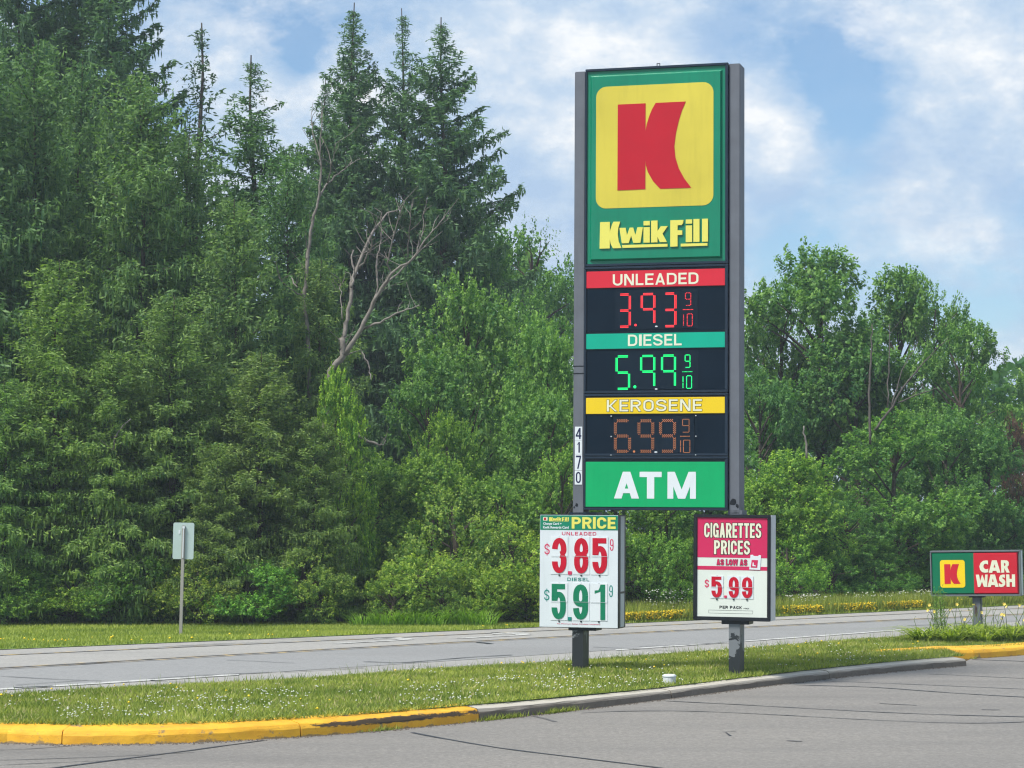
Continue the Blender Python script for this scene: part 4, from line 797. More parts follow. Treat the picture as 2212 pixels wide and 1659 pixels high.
# ------------------------------------------------------------------ trees
class Leafs:
    def __init__(s): s.P = []; s.A = []; s.B = []; s.t = []
    def add(s, P, A, B, t): s.P.append(P); s.A.append(A); s.B.append(B); s.t.append(t)
    def build(s, name, mat, parent):
        V, Fc = quads(np.concatenate(s.P), np.concatenate(s.A), np.concatenate(s.B)); return mesh(name, V, Fc, mat, parent, tint=np.concatenate(s.t))
def make_spruce(seed, H=12.0, R=2.6, n=150, droop=0.35, dens=1.0, bare=0.04, tipup=0.25, spire=0.0, gaps=0.0, hang=0.42, start=0.0, fat=1.0, fine=1.0, soft=.035):
    r = np.random.default_rng(seed); root = bpy.data.objects.new('spruce_tree', None); C.objects.link(root)
    b = MB(); k = 12; b.tube([(0.05 * math.sin(i), 0.05 * math.cos(i * 1.3), H * i / (k - 1)) for i in range(k)], [0.012 + 0.16 * (1 - i / (k - 1)) ** 1.1 for i in range(k)], 7)
    Lf = Leafs(); az = 0.0
    for i in range(n):
        u = start + (1 - start) * (bare + (1 - bare) * (i / n)) ** 0.92; z = H * u * 0.985 + r.normal(0, .10) * (1 - u); az += 2.4 + r.normal(0, .8)
        if r.random() < gaps: continue
        prof = (1 - u) ** (0.78 + spire) * (1 - 0.25 * max(0, .25 - u) / .25); L = R * prof * r.uniform(0.50, 1.22) + 0.05; tp = min(1.0, .45 + L * .7); dj = r.uniform(.6, 1.5)
        up = 0.75 * u ** 2 + 0.10 - 0.1 * (1 - u); dx, dy = math.cos(az), math.sin(az)
        m = max(5, int(L / 0.075 * dens)); s = np.linspace(0.03 if L < .6 else 0.10, 1, m); rad = L * s
        zz = z + rad * up - dj * droop * L * (s ** 1.6) * (1 - u * 0.7) + tipup * L * s ** 4 * (1 - .5 * u)
        C3 = np.stack([dx * rad, dy * rad, zz], 1) + r.normal(0, .015, (m, 3))
        if L > .5: b.tube([tuple(C3[j]) for j in np.linspace(0, m - 1, 5).astype(int)], [0.005 + 0.028 * L / R * (1 - q / 4) for q in range(5)], 3, cap=False)
        T_ = np.gradient(C3, axis=0); T_ = unit(T_); sd_ = np.array([-dy, dx, 0.0])
        # needles cloaking the branch itself
        rp = 2; Pm = np.repeat(C3, rp, 0) + r.normal(0, .02, (m * rp, 3)); Tm = np.repeat(T_, rp, 0) + r.normal(0, .3, (m * rp, 3)); Bm = unit(np.cross(Tm, r.normal(0, 1, (m * rp, 3))))
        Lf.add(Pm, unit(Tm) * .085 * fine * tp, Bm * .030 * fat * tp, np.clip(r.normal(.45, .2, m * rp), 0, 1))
        # side sprays and hanging curtains
        for side in (-1, 1):
            wl = (0.10 + 0.30 * L * (1 - s) ** 0.7 * np.minimum(1, s * 4)) * r.uniform(.5, 1.2, m); wl = np.minimum(wl, .75)
            q = max(2, int(3 * dens)); f = (np.arange(q) + .6) / q
            base = C3[:, None, :] + (sd_ * side)[None, None, :] * (wl[:, None] * f[None])[:, :, None] + T_[:, None, :] * (wl[:, None] * f[None] * .55)[:, :, None]
            base[:, :, 2] -= wl[:, None] * f[None] ** 1.5 * 0.45; P = base.reshape(-1, 3) + r.normal(0, soft, (m * q, 3)) * tp; nn = len(P)
            D = np.tile(sd_ * side * .8, (nn, 1)) + np.repeat(T_, q, 0) * .6; D[:, 2] -= .45; D = unit(D + r.normal(0, .35, (nn, 3))); Bq = unit(np.cross(D, r.normal(0, 1, (nn, 3))))
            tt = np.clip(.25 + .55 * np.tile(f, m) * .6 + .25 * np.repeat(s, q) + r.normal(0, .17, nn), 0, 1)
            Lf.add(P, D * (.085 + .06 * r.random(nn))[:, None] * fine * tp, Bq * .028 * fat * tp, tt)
            kk = r.random(nn) < hang * (1.15 - u); Ph = P[kk]; nh = len(Ph)
            if nh:
                ln = tp * fine * (.05 + .26 * r.random(nh) ** 1.5) * (0.55 + .45 * (1 - u)); Ph = Ph - np.stack([np.zeros(nh), np.zeros(nh), ln], 1); Dh = unit(np.stack([r.normal(0, .14, nh), r.normal(0, .14, nh), -np.ones(nh)], 1))
                Bh = unit(np.cross(Dh, r.normal(0, 1, (nh, 3)))); Lf.add(Ph, Dh * ln[:, None], Bh * .028 * fat * tp, np.clip(tt[kk] - .10 + r.normal(0, .12, nh), 0, 1))
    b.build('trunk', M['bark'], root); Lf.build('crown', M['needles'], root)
    root['H'] = H; root['R'] = R; return root
def make_broad(seed, H=8.0, R=2.6, lobes=26, z0=0.12, leaf=0.105, dens=5.5, tuft=24, spread=0.13, shoots=0.5, airy=0.0, flatv=.75, shape=1.0):
    r = np.random.default_rng(seed); root = bpy.data.objects.new('broadleaf_tree', None); C.objects.link(root)
    b = MB(); Lf = Leafs(); cz_ = H * (z0 + 1) / 2; hz = H * (1 - z0) / 2
    b.tube([(0, 0, -.1), (.1, .05, H * .25), (-.05, .1, H * .5), (.05, 0, H * .8)], [.16, .12, .08, .03], 7)
    Cs = []
    for i in range(lobes):
        while True:
            v = r.uniform(-1, 1, 3); q = np.linalg.norm(v)
            if .35 < q < 1: break
        rr = R * r.uniform(.20, .38) * (1 - .3 * airy); v = v / q * (q ** .3) * .80
        fr = (1.0 if z0 > .12 else min(1.7, 1 / max(.5, math.hypot(v[0], v[1])) * .8)) if v[2] < 0 else (1 - .35 * shape * v[2] ** 2)
        c = np.array([v[0] * R * fr, v[1] * R * fr, cz_ + v[2] * hz]); Cs.append((c, rr))
        m = Vector((0, 0, max(.15 * H, c[2] - rr * 1.6))); e = Vector(c)
        b.tube([m, m.lerp(e, .5) + Vector((r.normal(0, .1), r.normal(0, .1), .1)), e], [.05, .03, .012], 4, cap=False)
    for c, rr in Cs:
        nt_ = int(4 * math.pi * rr * rr * dens * (1 - .45 * airy)); d = unit(r.normal(0, 1, (nt_, 3))); d[:, 2] = d[:, 2] * .9 + .12; d = unit(d)
        rad = rr * (.55 + .5 * r.random(nt_) ** .6); tc_ = c + d * rad[:, None] * np.array([1, 1, flatv]); up = np.array([0, 0, 1.0])
        sh = unit(d * .7 + up * .7 + r.normal(0, .25, (nt_, 3))); tt = r.normal(0, .16, nt_)
        j = r.random((nt_, tuft)); along = (j - .35) * spread * 2.0 * (1 + shoots * r.random((nt_, 1)) * 1.5)
        P = tc_[:, None, :] + sh[:, None, :] * along[:, :, None] + r.normal(0, spread * .42, (nt_, tuft, 3)) * (1.15 - j[:, :, None] * .6); P = P.reshape(-1, 3); nn = len(P)
        D = np.repeat(d, tuft, 0) * .8 + np.array([0, 0, -.35]); D = unit(D + r.normal(0, .45, (nn, 3)))
        Nn = unit(np.repeat(d, tuft, 0) * .5 + up * .9 + r.normal(0, .35, (nn, 3))); Bq = unit(np.cross(D, Nn)); s = leaf * (.6 + .7 * r.random(nn))
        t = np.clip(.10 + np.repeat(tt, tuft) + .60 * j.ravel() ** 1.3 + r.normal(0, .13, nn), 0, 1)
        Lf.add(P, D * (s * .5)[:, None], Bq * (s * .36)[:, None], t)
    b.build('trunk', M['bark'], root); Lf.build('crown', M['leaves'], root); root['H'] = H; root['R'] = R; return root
def copy_tree(root):
    c = root.copy(); C.objects.link(c)
    for ch in list(root.children):
        d = ch.copy(); C.objects.link(d); d.parent = c
    return c
used = set()
def plant(proto, px, ytop, Y, hw, label, cat, group, col=(1, 1, 1), rot=None, name=None, lift=0.0):
    o = proto if proto.name not in used else copy_tree(proto)
    if o is proto: used.add(proto.name)
    H, R = proto['H'], proto['R']; X = (px - CX) / F * Y; ht = height_at(ytop, Y) - lift; s = ht / H; r = hw / F * Y / R
    o.location = (X, Y, lift); o.scale = (r, r, s); o.rotation_euler = (0, 0, rng.random() * 6.28 if rot is None else rot)
    if name: o.name = name
    for ch in o.children:
        if ch.name.startswith('crown'): ch.color = (*col, 1)
    return tag(o, label, cat, group)
SP = [make_spruce(11, 12, 2.6, 200, .45, 1.2, spire=-.30, hang=.85, fat=.9, fine=.72, soft=.085), make_spruce(12, 12, 2.6, 180, .60, 1.2, spire=-.36, hang=.95, gaps=.03, fat=.9, fine=.76, soft=.09), make_spruce(13, 12, 2.6, 210, .35, 1.15, spire=-.26, hang=.8, fat=.9, fine=.70, soft=.08)]
ST = [make_spruce(21, 16, 3.2, 290, .10, 1.45, tipup=.24, spire=.08, hang=.8, gaps=.02, fat=.85, fine=.66), make_spruce(22, 16, 3.0, 230, .14, 1.4, tipup=.28, spire=.10, hang=.85, gaps=.14, fat=.8, fine=.66), make_spruce(23, 16, 3.6, 240, .16, 1.4, tipup=.30, spire=.06, hang=1.0, gaps=.07, fat=.85, fine=.70)]
SV = [make_spruce(31, 9, 1.6, 100, .05, 1.2, tipup=.3, spire=.1, hang=.45, gaps=.18, fat=.85, fine=.7)]
gB = 'tall dark spruces against the sky'; gN = 'drooping spruces along the verge'
BL = (.80, .95, 1.15)
plant(ST[2], 30, -330, 60, 360, 'huge dark spruce cut off by the top left corner, leftmost against the sky', 'spruce tree', gB, BL)
plant(ST[0], 150, -300, 62, 330, 'huge dark spruce second from the left corner, bare trunk showing between branches', 'spruce tree', gB, BL)
plant(ST[2], 235, -250, 60, 390, 'huge dark spruce whose long right branches reach out into open sky', 'spruce tree', gB, BL, rot=2.2)
plant(SV[0], 425, 48, 60, 200, 'thin spindly spruce top poking up alone left of centre', 'spruce tree', gB, (.6, .7, .9))
plant(ST[1], 541, 120, 53, 370, 'open spruce with see-through crown and visible trunk, between the thin one and the twin peaks', 'spruce tree', gB, (.80, .95, 1))
plant(ST[0], 757, 6, 64, 300, 'dense spire-topped spruce, left one of the three central peaks', 'spruce tree', gB, BL)
plant(ST[1], 869, 18, 66, 250, 'slim spruce with ragged tip, middle one of the three central peaks', 'spruce tree', gB, BL)
plant(ST[2], 955, 38, 63, 370, 'spruce with long layered right branches, right one of the three central peaks', 'spruce tree', gB, BL, rot=.6)
plant(ST[0], 700, 165, 67, 200, 'shorter spruce filling the left shoulder of the three central peaks', 'spruce tree', gB, BL)
near = [
 (0, -60, 80, 45.5, 260, 'bluish-green drooping spruce at the left frame edge, nearest tree there', (.85, .95, .95)),
 (1, 65, 95, 47, 210, 'rounded-top green spruce in front of the leftmost dark giant', (.90, 1, .95)),
 (2, 165, 130, 49, 190, 'grey-green spruce behind the rounded-top one near the left', (.90, 1, .95)),
 (0, 300, 165, 46.5, 220, 'broad light-green spruce below the long sky branches', (1.05, 1.1, .95)),
 (1, 400, 290, 48, 190, 'green spruce below the thin spindly top', (.95, 1, .95)),
 (2, 505, 430, 45.5, 190, 'drooping spruce with a dark trunk line, above and right of the road sign', (1.1, 1.1, .95)),
 (0, 620, 330, 49, 170, 'spruce filling the gap left of the pale dead trunk', (.85, 1, .95)),
 (1, 690, 560, 46.5, 150, 'yellow-tinged spruce left of the forked dead tree', (1.1, 1.05, .85)),
 (2, 120, 560, 43.6, 210, 'lower spruce with bright yellow-green tips at far left', (1.30, 1.25, .80)),
 (0, 370, 640, 43.8, 200, 'lower drooping spruce directly behind the road sign', (1.2, 1.15, .85)),
 (1, 240, 760, 43.2, 170, 'low spruce with bright tips left of the road sign', (1.25, 1.2, .8)),
 (2, 560, 760, 43.6, 190, 'low olive spruce right of the road sign', (1.25, 1.1, .85)),
 (1, 10, 820, 42.9, 170, 'lowest spruce at the left frame edge', (1.15, 1.2, .8)),
 (0, 470, 960, 42.9, 130, 'small olive spruce just right of the road sign post', (1.3, 1.15, .85)),
 (2, 680, 900, 43.4, 130, 'small olive spruce beside the first shrubs', (1.25, 1.15, .8)),
]
for pi, px, yt, Y, hw, lb, col in near: plant(SP[pi], px, yt, Y, hw, lb, 'spruce tree', gN, tuple(c * 1.15 for c in col))
BR = [make_broad(41, 8, 2.6, 32, .06, dens=6), make_broad(42, 8, 2.6, 30, .08, shoots=1.0, dens=6), make_broad(43, 8, 2.6, 38, .04, leaf=.095, dens=7, spread=.12)]
BA = [make_broad(44, 9, 3.0, 34, .30, airy=.35, dens=7, leaf=.11), make_broad(45, 9, 2.4, 22, .35, airy=1.0, dens=5, leaf=.085, tuft=10, spread=.17), make_broad(46, 9, 2.2, 16, .66, airy=.3, dens=6, leaf=.10)]
SH = [make_broad(51, 3.2, 1.7, 30, .0, leaf=.062, dens=14, tuft=18, spread=.085, shoots=.8), make_broad(52, 3.2, 1.7, 28, .0, leaf=.066, dens=13, tuft=18, spread=.09)]
gT = 'leafy trees behind the verge'; gS = 'shrubs along the far verge'
MG = (.80, 1.0, .95); YG = (1.35, 1.25, .75); DG = (.55, .78, .80)
T = [
 (BR[0], 1100, 470, 70, 210, 'broad pale-green tree behind the others, left of the pylon top', (.85, 1.0, 1.0)),
 (BA[1], 1150, 415, 66, 110, 'thin airy tree whose sparse twigs show sky left of the pylon', (.8, .95, .9)),
 (BR[2], 1225, 480, 68, 130, 'leafy tree touching the pylon left edge at mid height', (.75, .95, .9)),
 (BA[0], 985, 390, 64, 150, 'leafy tree in front of the right central spruce', (.75, .92, .9)),
 (BR[1], 1010, 570, 52, 150, 'maple with upright pale shoots right of the forked dead tree', (1.0, 1.1, .95)),
 (BR[2], 1120, 560, 56, 150, 'smooth mid-green tree between the maple and the pylon', (.85, 1.0, .9)),
 (BR[1], 1185, 660, 50, 120, 'maple with bright shoot tips left of the UNLEADED panel', (1.0, 1.15, .9)),
 (BR[0], 925, 740, 49, 130, 'bluish-green maple below the forked dead tree', (.9, 1.05, .95)),
 (BR[1], 1190, 830, 47.5, 130, 'dark maple left of the house-number plaques', (.9, 1.05, .85)),
 (BR[1], 965, 875, 46.2, 95, 'small yellow-green maple in the middle of the greenery', (1.25, 1.25, .7)),
 (BR[2], 790, 930, 46, 125, 'mid-green tree just right of the spruces', (1.05, 1.1, .75)),
 (BR[0], 940, 965, 45.2, 120, 'low layered tree with yellow-green leaves, centre left', (1.15, 1.15, .75)),
 (BR[2], 1085, 990, 45.4, 125, 'low layered tree left of the price board', (1.1, 1.15, .75)),
 (BR[1], 1215, 950, 45.5, 95, 'leafy tree rising behind the left pole above the price board', (1.2, 1.25, .8)),
 (BR[0], 735, 775, 44.2, 80, 'bright vine-green sapling at the foot of the forked dead tree', (1.4, 1.4, .6)),
 (BR[1], 1400, 760, 52, 170, 'tree hidden behind the pylon, showing between the two poster boards', (.9, 1.05, .8)),
 (BR[2], 1530, 860, 53, 150, 'darker tree behind the pylon above the cigarette poster', (.8, 1.0, .8)),
 (BR[0], 1440, 1010, 47, 120, 'low tree seen between the two poster boards', (1.15, 1.2, .7)),
 (BA[0], 1775, 508, 62, 225, 'large maple with the tallest crown right of the pylon', (.85, 1.0, .85)),
 (BR[1], 1690, 570, 64, 130, 'leafy crown directly right of the pylon edge', (.80, 1.0, .9)),
 (BA[2], 2020, 600, 62.5, 90, 'small leaf cluster on high bare branches right of the tallest maples', (.85, 1.0, .80)),
 (BA[0], 1945, 560, 63, 185, 'maple with bare limbs showing and a long branch out to the right', (.85, 1.0, .80)),
 (BA[0], 2075, 680, 60, 140, 'rounded crown standing against the sky at the right', (.85, 1.0, .85)),
 (BR[0], 1850, 660, 60, 170, 'dark tree filling the centre of the right-hand woods', (.65, .85, .85)),
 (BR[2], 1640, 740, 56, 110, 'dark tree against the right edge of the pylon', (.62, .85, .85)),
 (BR[1], 1700, 960, 51, 130, 'bright yellow-green tree behind the cigarette poster', (1.35, 1.35, .75)),
 (BR[1], 1640, 1020, 50, 90, 'bright green sapling between pylon and yellow-green tree', (1.25, 1.3, .75)),
 (BR[0], 1930, 870, 54, 170, 'broad layered tree in the middle of the right-hand woods', (.95, 1.1, .8)),
 (BR[2], 2040, 830, 57, 140, 'darker tree above the car wash sign', (.75, .95, .85)),
 (BR[0], 2135, 915, 57.5, 120, 'dark blue-green tree at the right frame edge', (.58, .82, .85)),
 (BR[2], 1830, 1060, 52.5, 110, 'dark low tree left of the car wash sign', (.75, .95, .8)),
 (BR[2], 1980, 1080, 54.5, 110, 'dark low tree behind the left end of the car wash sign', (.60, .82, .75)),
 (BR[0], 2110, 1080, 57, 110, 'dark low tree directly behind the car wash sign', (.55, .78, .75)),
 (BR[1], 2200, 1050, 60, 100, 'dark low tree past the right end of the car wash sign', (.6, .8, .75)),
 (BR[1], 2265, 765, 85, 130, 'distant pale green tree at the far right edge', (1.25, 1.3, 1.0)),
]
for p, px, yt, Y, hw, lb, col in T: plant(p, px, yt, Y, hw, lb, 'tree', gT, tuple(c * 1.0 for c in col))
plant(BR[2], 2188, 848, 59, 46, 'dark purple-leaved tree at the far right edge', 'tree', gT, (1.0, .32, .9))
Sb = [
 (0, 760, 1120, 43.6, 110, 'olive shrub at the right end of the spruces', (1.3, 1.15, .9)), (1, 850, 1040, 44.2, 130, 'grey-green shrub above the reeds', (1.15, 1.05, 1.0)),
 (0, 980, 1030, 44.4, 140, 'large grey-green shrub behind the middle of the reeds', (1.15, 1.05, 1.0)), (1, 920, 1180, 43.2, 110, 'olive shrub directly behind the reeds', (1.35, 1.2, .9)),
 (0, 1100, 1110, 43.9, 130, 'yellowish shrub left of the price board', (1.35, 1.2, .8)), (1, 1060, 1220, 43.2, 90, 'low shrub at the right end of the reeds', (1.35, 1.2, .85)),
 (0, 1190, 1170, 44.2, 110, 'bright olive shrub touching the left side of the price board', (1.6, 1.4, .8)), (1, 1290, 1090, 45.5, 120, 'shrub hidden behind the price board', (1.1, 1.1, .8)),
 (1, 1400, 1130, 46, 100, 'dark shrub right of the price board', (.8, .95, .7)), (0, 1470, 1200, 46, 60, 'round green shrub left of the cigarette poster', (1.0, 1.15, .75)),
 (1, 1580, 1130, 48.5, 110, 'shrub hidden behind the cigarette poster', (.9, 1.05, .75)), (0, 1700, 1150, 49.5, 90, 'green shrub right of the cigarette poster', (1.0, 1.15, .75)),
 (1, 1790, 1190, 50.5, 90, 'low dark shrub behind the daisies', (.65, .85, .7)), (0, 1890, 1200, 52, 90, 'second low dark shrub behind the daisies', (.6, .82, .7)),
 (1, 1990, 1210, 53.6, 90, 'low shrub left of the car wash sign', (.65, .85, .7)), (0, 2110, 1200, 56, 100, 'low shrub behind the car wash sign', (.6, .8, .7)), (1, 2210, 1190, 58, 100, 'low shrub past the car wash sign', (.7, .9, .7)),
 (1, 850, 1235, 42.7, 70, 'small olive shrub behind the left reeds', (1.2, 1.1, .85)), (0, 955, 1245, 42.8, 70, 'small grey shrub behind the middle reeds', (1.05, 1.0, .95)), (1, 1140, 1235, 43.3, 80, 'small yellowish shrub left of the price board foot', (1.4, 1.2, .8)),
 (1, 40, 1200, 42.9, 110, 'low shrub at the left edge of the mown verge', (.95, 1.05, .75)), (0, 160, 1230, 42.8, 90, 'low yellow-green shrub left of the road sign', (1.25, 1.15, .75)),
 (1, 280, 1180, 42.9, 110, 'dark shrub left of the road sign post', (.75, .9, .7)), (0, 430, 1200, 42.7, 100, 'brownish shrub right of the road sign post', (1.2, 1.0, .8)),
 (1, 540, 1190, 42.7, 120, 'bright layered shrub well right of the road sign', (.85, 1.1, .8)), (0, 660, 1170, 42.9, 100, 'dull olive shrub beside the reeds', (1.1, 1.0, .8)),
]
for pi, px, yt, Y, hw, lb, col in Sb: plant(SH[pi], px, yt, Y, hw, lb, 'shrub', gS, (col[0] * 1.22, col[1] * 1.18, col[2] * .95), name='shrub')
for o in ST[0:0]: pass
# far wood closing the gaps low down
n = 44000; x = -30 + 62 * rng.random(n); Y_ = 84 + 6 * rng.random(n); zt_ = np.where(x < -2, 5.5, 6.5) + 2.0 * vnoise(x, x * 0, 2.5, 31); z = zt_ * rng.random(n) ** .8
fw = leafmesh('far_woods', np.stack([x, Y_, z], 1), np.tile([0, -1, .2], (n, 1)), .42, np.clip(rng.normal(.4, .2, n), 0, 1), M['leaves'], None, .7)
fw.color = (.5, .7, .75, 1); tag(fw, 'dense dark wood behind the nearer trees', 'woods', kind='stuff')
# ------------------------------------------------------------------ dead trees
def dead(name, label, Y, trunk, limbs, cat='dead tree', twig=1.0, mat='deadwood'):
    def p3(q, dy=0): X = (q[0] - CX) / F * (Y + dy); return (X, Y + dy, height_at(q[1], Y + dy))
    base = p3(trunk[0][0]); root = thing(name, label, cat, (base[0], base[1], 0 if name != 'fallen_branch' else base[2]))
    z0 = root.location[2]; loc = lambda p: (p[0] - base[0], p[1] - base[1], p[2] - z0)
    def tub(L, nm, dy0=0, dy1=0):
        P = []; R = []
        for i, (q, w_) in enumerate(L):
            dy = dy0 + (dy1 - dy0) * i / max(1, len(L) - 1); P.append(loc(p3(q, dy))); R.append(w_ * .66 / F * Y / 2)
        b = MB(); Q = []; RR = []
        for i in range(len(P) - 1):
            for k in range(4):
                f = k / 4; Q.append(tuple(P[i][c] * (1 - f) + P[i + 1][c] * f + (random.gauss(0, .012) if k else 0) for c in range(3))); RR.append((R[i] * (1 - f) + R[i + 1] * f) * random.uniform(.92, 1.08))
        Q.append(P[-1]); RR.append(R[-1]); b.tube(Q, RR, 6)
        for i in range(int(len(Q) * .5 * twig)):                        # twigs
            j = random.randrange(len(Q) // 3, len(Q)); a = Vector(Q[j]); d = Vector((random.gauss(0, .4), random.gauss(0, .4), random.uniform(.1, .8))); e = a + d * random.uniform(.3, .8)
            b.tube([a, a.lerp(e, .5) + Vector((random.gauss(0, .03), 0, random.gauss(0, .03))), e], [max(.008, RR[j] * .35), .008, .004], 4, cap=False)
        b.build(nm, M[mat], root, smooth=True)
    tub(trunk, 'trunk')
    for i, l in enumerate(limbs): tub(l, 'limb', 0, (-1) ** i * .6)
    return root
dead('forked_dead_tree', 'bare forked dead tree with bleached limbs in front of the dark spruces', 45.0,
     [((700, 940), 20), ((706, 880), 19), ((712, 800), 18), ((740, 770), 22), ((738, 730), 20)],
     [[((738, 735), 15), ((750, 690), 14), ((757, 610), 13), ((790, 530), 11), ((812, 490), 9), ((835, 460), 6), ((866, 451), 3)],
      [((745, 765), 20), ((780, 710), 15), ((805, 655), 13), ((822, 625), 12), ((845, 590), 9), ((890, 560), 7), ((925, 510), 5), ((960, 470), 3)],
      [((757, 620), 9), ((764, 590), 8), ((757, 555), 5), ((762, 540), 3)], [((845, 590), 7), ((835, 570), 6), ((846, 520), 5), ((860, 470), 4), ((866, 452), 2)],
      [((800, 665), 7), ((815, 620), 6), ((813, 560), 5), ((822, 520), 4), ((820, 480), 2)], [((785, 710), 9), ((830, 690), 7), ((870, 672), 5), ((905, 660), 3)],
      [((822, 625), 8), ((860, 590), 6), ((900, 545), 5), ((912, 500), 3), ((915, 455), 2)], [((775, 580), 6), ((790, 555), 5), ((802, 530), 4), ((800, 510), 2)], [((738, 690), 4), ((734, 640), 3), ((734, 610), 2)],
      [((880, 560), 4), ((882, 500), 3), ((888, 440), 2)]])
dead('pale_dead_trunk', 'pale broken dead trunk standing left of the forked dead tree', 46.2,
     [((668, 860), 16), ((662, 700), 15), ((655, 640), 16), ((660, 590), 13), ((668, 500), 11), ((685, 430), 9), ((690, 380), 7), ((688, 300), 4), ((694, 240), 2)],
     [[((685, 430), 8), ((705, 395), 6), ((735, 370), 4), ((760, 350), 2)], [((705, 395), 5), ((718, 340), 3), ((722, 310), 2)], [((690, 350), 4), ((676, 300), 3), ((668, 265), 2)], [((655, 640), 6), ((625, 625), 4), ((600, 600), 3)], [((640, 620), 5), ((628, 600), 4)]])
dead('fallen_branch', 'short bleached broken branch lodged in the greenery below the dead trees', 45.0, [((768, 938), 12), ((790, 952), 11), ((812, 958), 9), ((828, 962), 4)], [[((800, 820), 4), ((796, 790), 5), ((780, 760), 4)]], 'branch', .4)
dead('leaning_bare_limb', 'grey bare limbs leaning right inside the right-hand woods', 53.4, [((1890, 930), 9), ((1920, 890), 8), ((1950, 840), 6), ((2000, 780), 4), ((2050, 730), 2)],
     [[((1925, 885), 5), ((1950, 800), 4), ((1985, 740), 2)], [((1940, 870), 5), ((1990, 850), 4), ((2030, 838), 2)]], 'dead tree', .5, 'greywood')
dead('standing_dead_trunk', 'upright grey dead trunk in the right-hand woods', 53.0, [((1880, 960), 9), ((1878, 850), 8), ((1884, 760), 6), ((1886, 700), 3)], [[((1918, 880), 5), ((1922, 780), 4), ((1924, 700), 2)]], 'dead tree', .4, 'greywood')
dead('broken_snag', 'short pale broken snag right of the pylon', 50.2, [((1742, 990), 8), ((1740, 950), 7), ((1737, 920), 4)], [], 'snag', 0)
dead('bare_twig_branch', 'bare forked grey branch hanging in front of the spruces above the road sign', 42.6, [((282, 905), 4), ((262, 925), 5), ((248, 945), 5), ((243, 972), 3)], [[((258, 930), 3), ((266, 950), 3), ((258, 972), 2)]], 'branch', .3)

# reeds
def blade_tuft(root, name, n, r, h, wd, arch, mat, col=None):
    ang = rng.random(n) * 6.283; rr = r * np.sqrt(rng.random(n)); base = np.stack([np.cos(ang) * rr, np.sin(ang) * rr, np.zeros(n)], 1)
    dirn = ang + rng.normal(0, .5, n); hh = h * (.55 + .6 * rng.random(n)); ar = arch * (.4 + rng.random(n)) * hh; K = 5; V = []; Fc = []; tt = []
    for i in range(n):
        d = np.array([math.cos(dirn[i]), math.sin(dirn[i]), 0]); sdv = np.array([-d[1], d[0], 0]) * wd / 2; b0 = len(V)
        for k in range(K):
            s = k / (K - 1); c = base[i] + d * ar[i] * s ** 1.6 + np.array([0, 0, hh[i] * (s - .45 * arch * s ** 2.6)]); wv = sdv * (1 - s ** 1.5) * 1.1 + sdv * .04
            V.append(c - wv); V.append(c + wv)
        for k in range(K - 1): Fc.append((b0 + 2 * k, b0 + 2 * k + 1, b0 + 2 * k + 3, b0 + 2 * k + 2)); tt.append(rng.random() * .8 + .1)
    o = mesh(name, V, Fc, mat, root, tint=tt)
    if col: o.color = (*col, 1)
    return o
for i, (px, hh) in enumerate([(785, .8), (830, 1.0), (870, 1.05), (905, .9), (940, 1.0), (975, 1.1), (1010, 1.2), (1045, 1.0)]):
    X = (px - CX) / F * 42.3; where = ['left end of the reed row', 'second from the left end', 'third from the left end', 'left of the middle of the row', 'right of the middle of the row', 'third from the right end', 'second from the right end, the tallest', 'right end of the reed row'][i]
    t_ = thing('reed_clump', 'bright green arching reed clump, ' + where, 'reeds', (X, 42.0 + .3 * rng.random(), 0), group='reed clumps at the foot of the shrubs')
    blade_tuft(t_, 'leaves', 90, .24, hh * .48, .020, .8, M['grassm'], (.70, 1.05, .6))
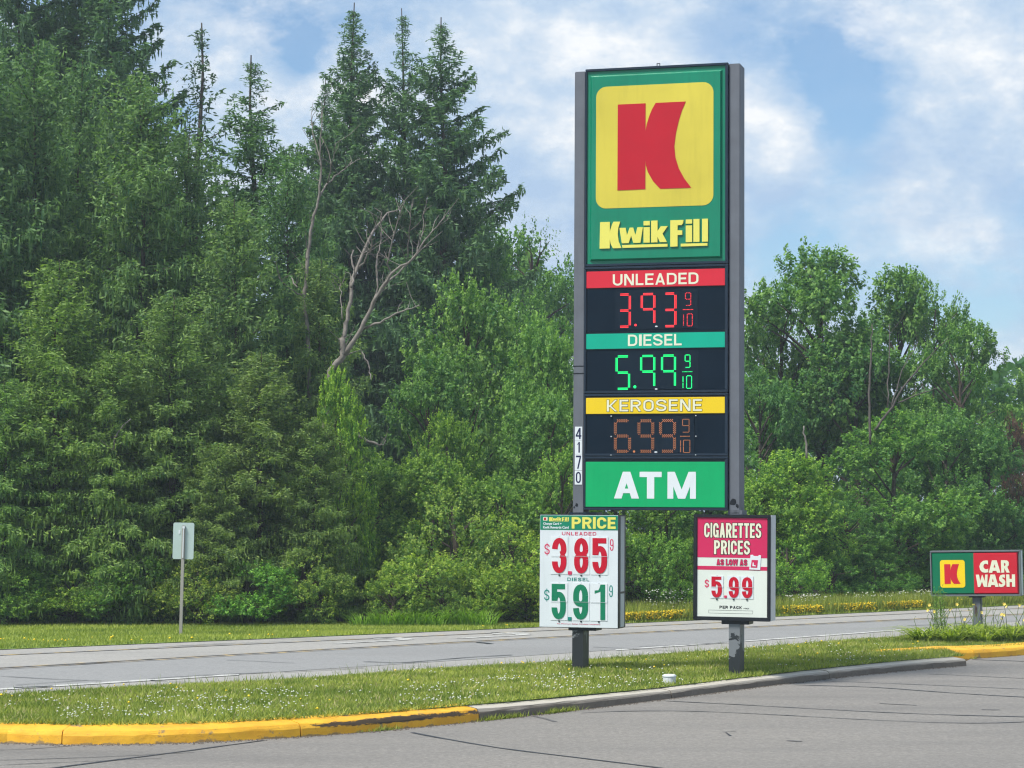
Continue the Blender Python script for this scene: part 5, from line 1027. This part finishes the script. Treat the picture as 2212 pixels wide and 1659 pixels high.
# daylilies round the car wash sign
def flower(b, p, r, d):
    up = Vector(d).normalized(); u = up.orthogonal().normalized(); v = up.cross(u)
    for k in range(6):
        a = k * 1.0472; o = u * math.cos(a) + v * math.sin(a); s = u * -math.sin(a) + v * math.cos(a)
        P = [p, p + o * r * .6 + s * r * .28 + up * r * .5, p + o * r * 1.15 + up * r * .45, p + o * r * .6 - s * r * .28 + up * r * .5]; b.add(P, [(0, 1, 2, 3)])
lil = [(1995, 1388), (2025, 1384), (2055, 1389), (2085, 1385), (2100, 1378), (2125, 1388), (2150, 1383), (2180, 1387), (2205, 1381), (2235, 1385)]
wh = ['leftmost of the row', 'second from the left', 'third from the left', 'left of the post', 'behind the post', 'just right of the post', 'second right of the post', 'near the right edge', 'cut by the right edge', 'past the right edge']
for i, (px, py_) in enumerate(lil):
    X, Yq = G(px, py_, .13); t_ = thing('daylily_plant', 'arching green daylily clump with pale yellow flowers, ' + wh[i], 'daylily', (X, Yq, .11), group='daylilies around the car wash sign post')
    blade_tuft(t_, 'leaves', 70, .14, .50, .034, 1.35, M['grassm'], (.95, 1.05, .55))
    for k in range(5):
        a = rng.random() * 6.283; q = .3 * rng.random(); h = .34 + .30 * rng.random(); e = Vector((math.cos(a) * (q + .15), math.sin(a) * (q + .15), h)); s0 = Vector((math.cos(a) * .08, math.sin(a) * .08, 0))
        b = MB(); b.tube([s0, s0.lerp(e, .55) + Vector((0, 0, .06)), e], [.006, .005, .004], 4); b.tube([e, e + Vector((.03, .01, .05))], [.004, .003], 4); st_ = b.build('flower_stalk', M['stemgreen'], t_)
        if rng.random() < .5:
            b = MB(); flower(b, e, .027, (math.cos(a), math.sin(a) - .6, .6)); b.build('flower', M['petal_l'], st_)
X, Yq = G(2030, 1380, .13); t_ = thing('tall_weed', 'tall feathery grey-green weed left of the car wash sign post', 'weed', (X, Yq, .11))
b = MB(); Lf = Leafs()
for i in range(9):
    x_, y_ = rng.normal(0, .07, 2); h = .60 + .3 * rng.random(); P0 = Vector((x_, y_, 0)); P1 = P0 + Vector((rng.normal(0, .06), rng.normal(0, .06), h)); b.tube([P0, P1], [.006, .003], 4)
    n = 70; s = rng.random(n); P = np.array(P0)[None] * (1 - s[:, None]) + np.array(P1)[None] * s[:, None] + rng.normal(0, .025, (n, 3)); D = unit(rng.normal(0, 1, (n, 3)) + [0, 0, .8]); Lf.add(P, D * .035, unit(np.cross(D, rng.normal(0, 1, (n, 3)))) * .005, rng.random(n))
b.build('stems', M['stemgreen'], t_); o = Lf.build('leaves', M['grassm'], t_); o.color = (.55, .85, .75, 1)
# ------------------------------------------------------------------ the humid air
hm = bpy.data.materials.new('haze_air'); hm.use_nodes = True; ht = hm.node_tree; ht.nodes.remove(ht.nodes['Principled BSDF'])
hv = ht.nodes.new('ShaderNodeVolumePrincipled'); hv.inputs['Color'].default_value = (.78, .90, 1.0, 1); hv.inputs['Density'].default_value = 0.0009; hv.inputs['Anisotropy'].default_value = 0.2
ht.links.new(hv.outputs[0], ht.nodes['Material Output'].inputs['Volume'])
b = MB(); b.box(-401, 401, -151, 601, -1.1, 24.5); tag(b.build('haze', hm), 'thin pale summer haze filling the air over the whole place', 'haze', kind='stuff')
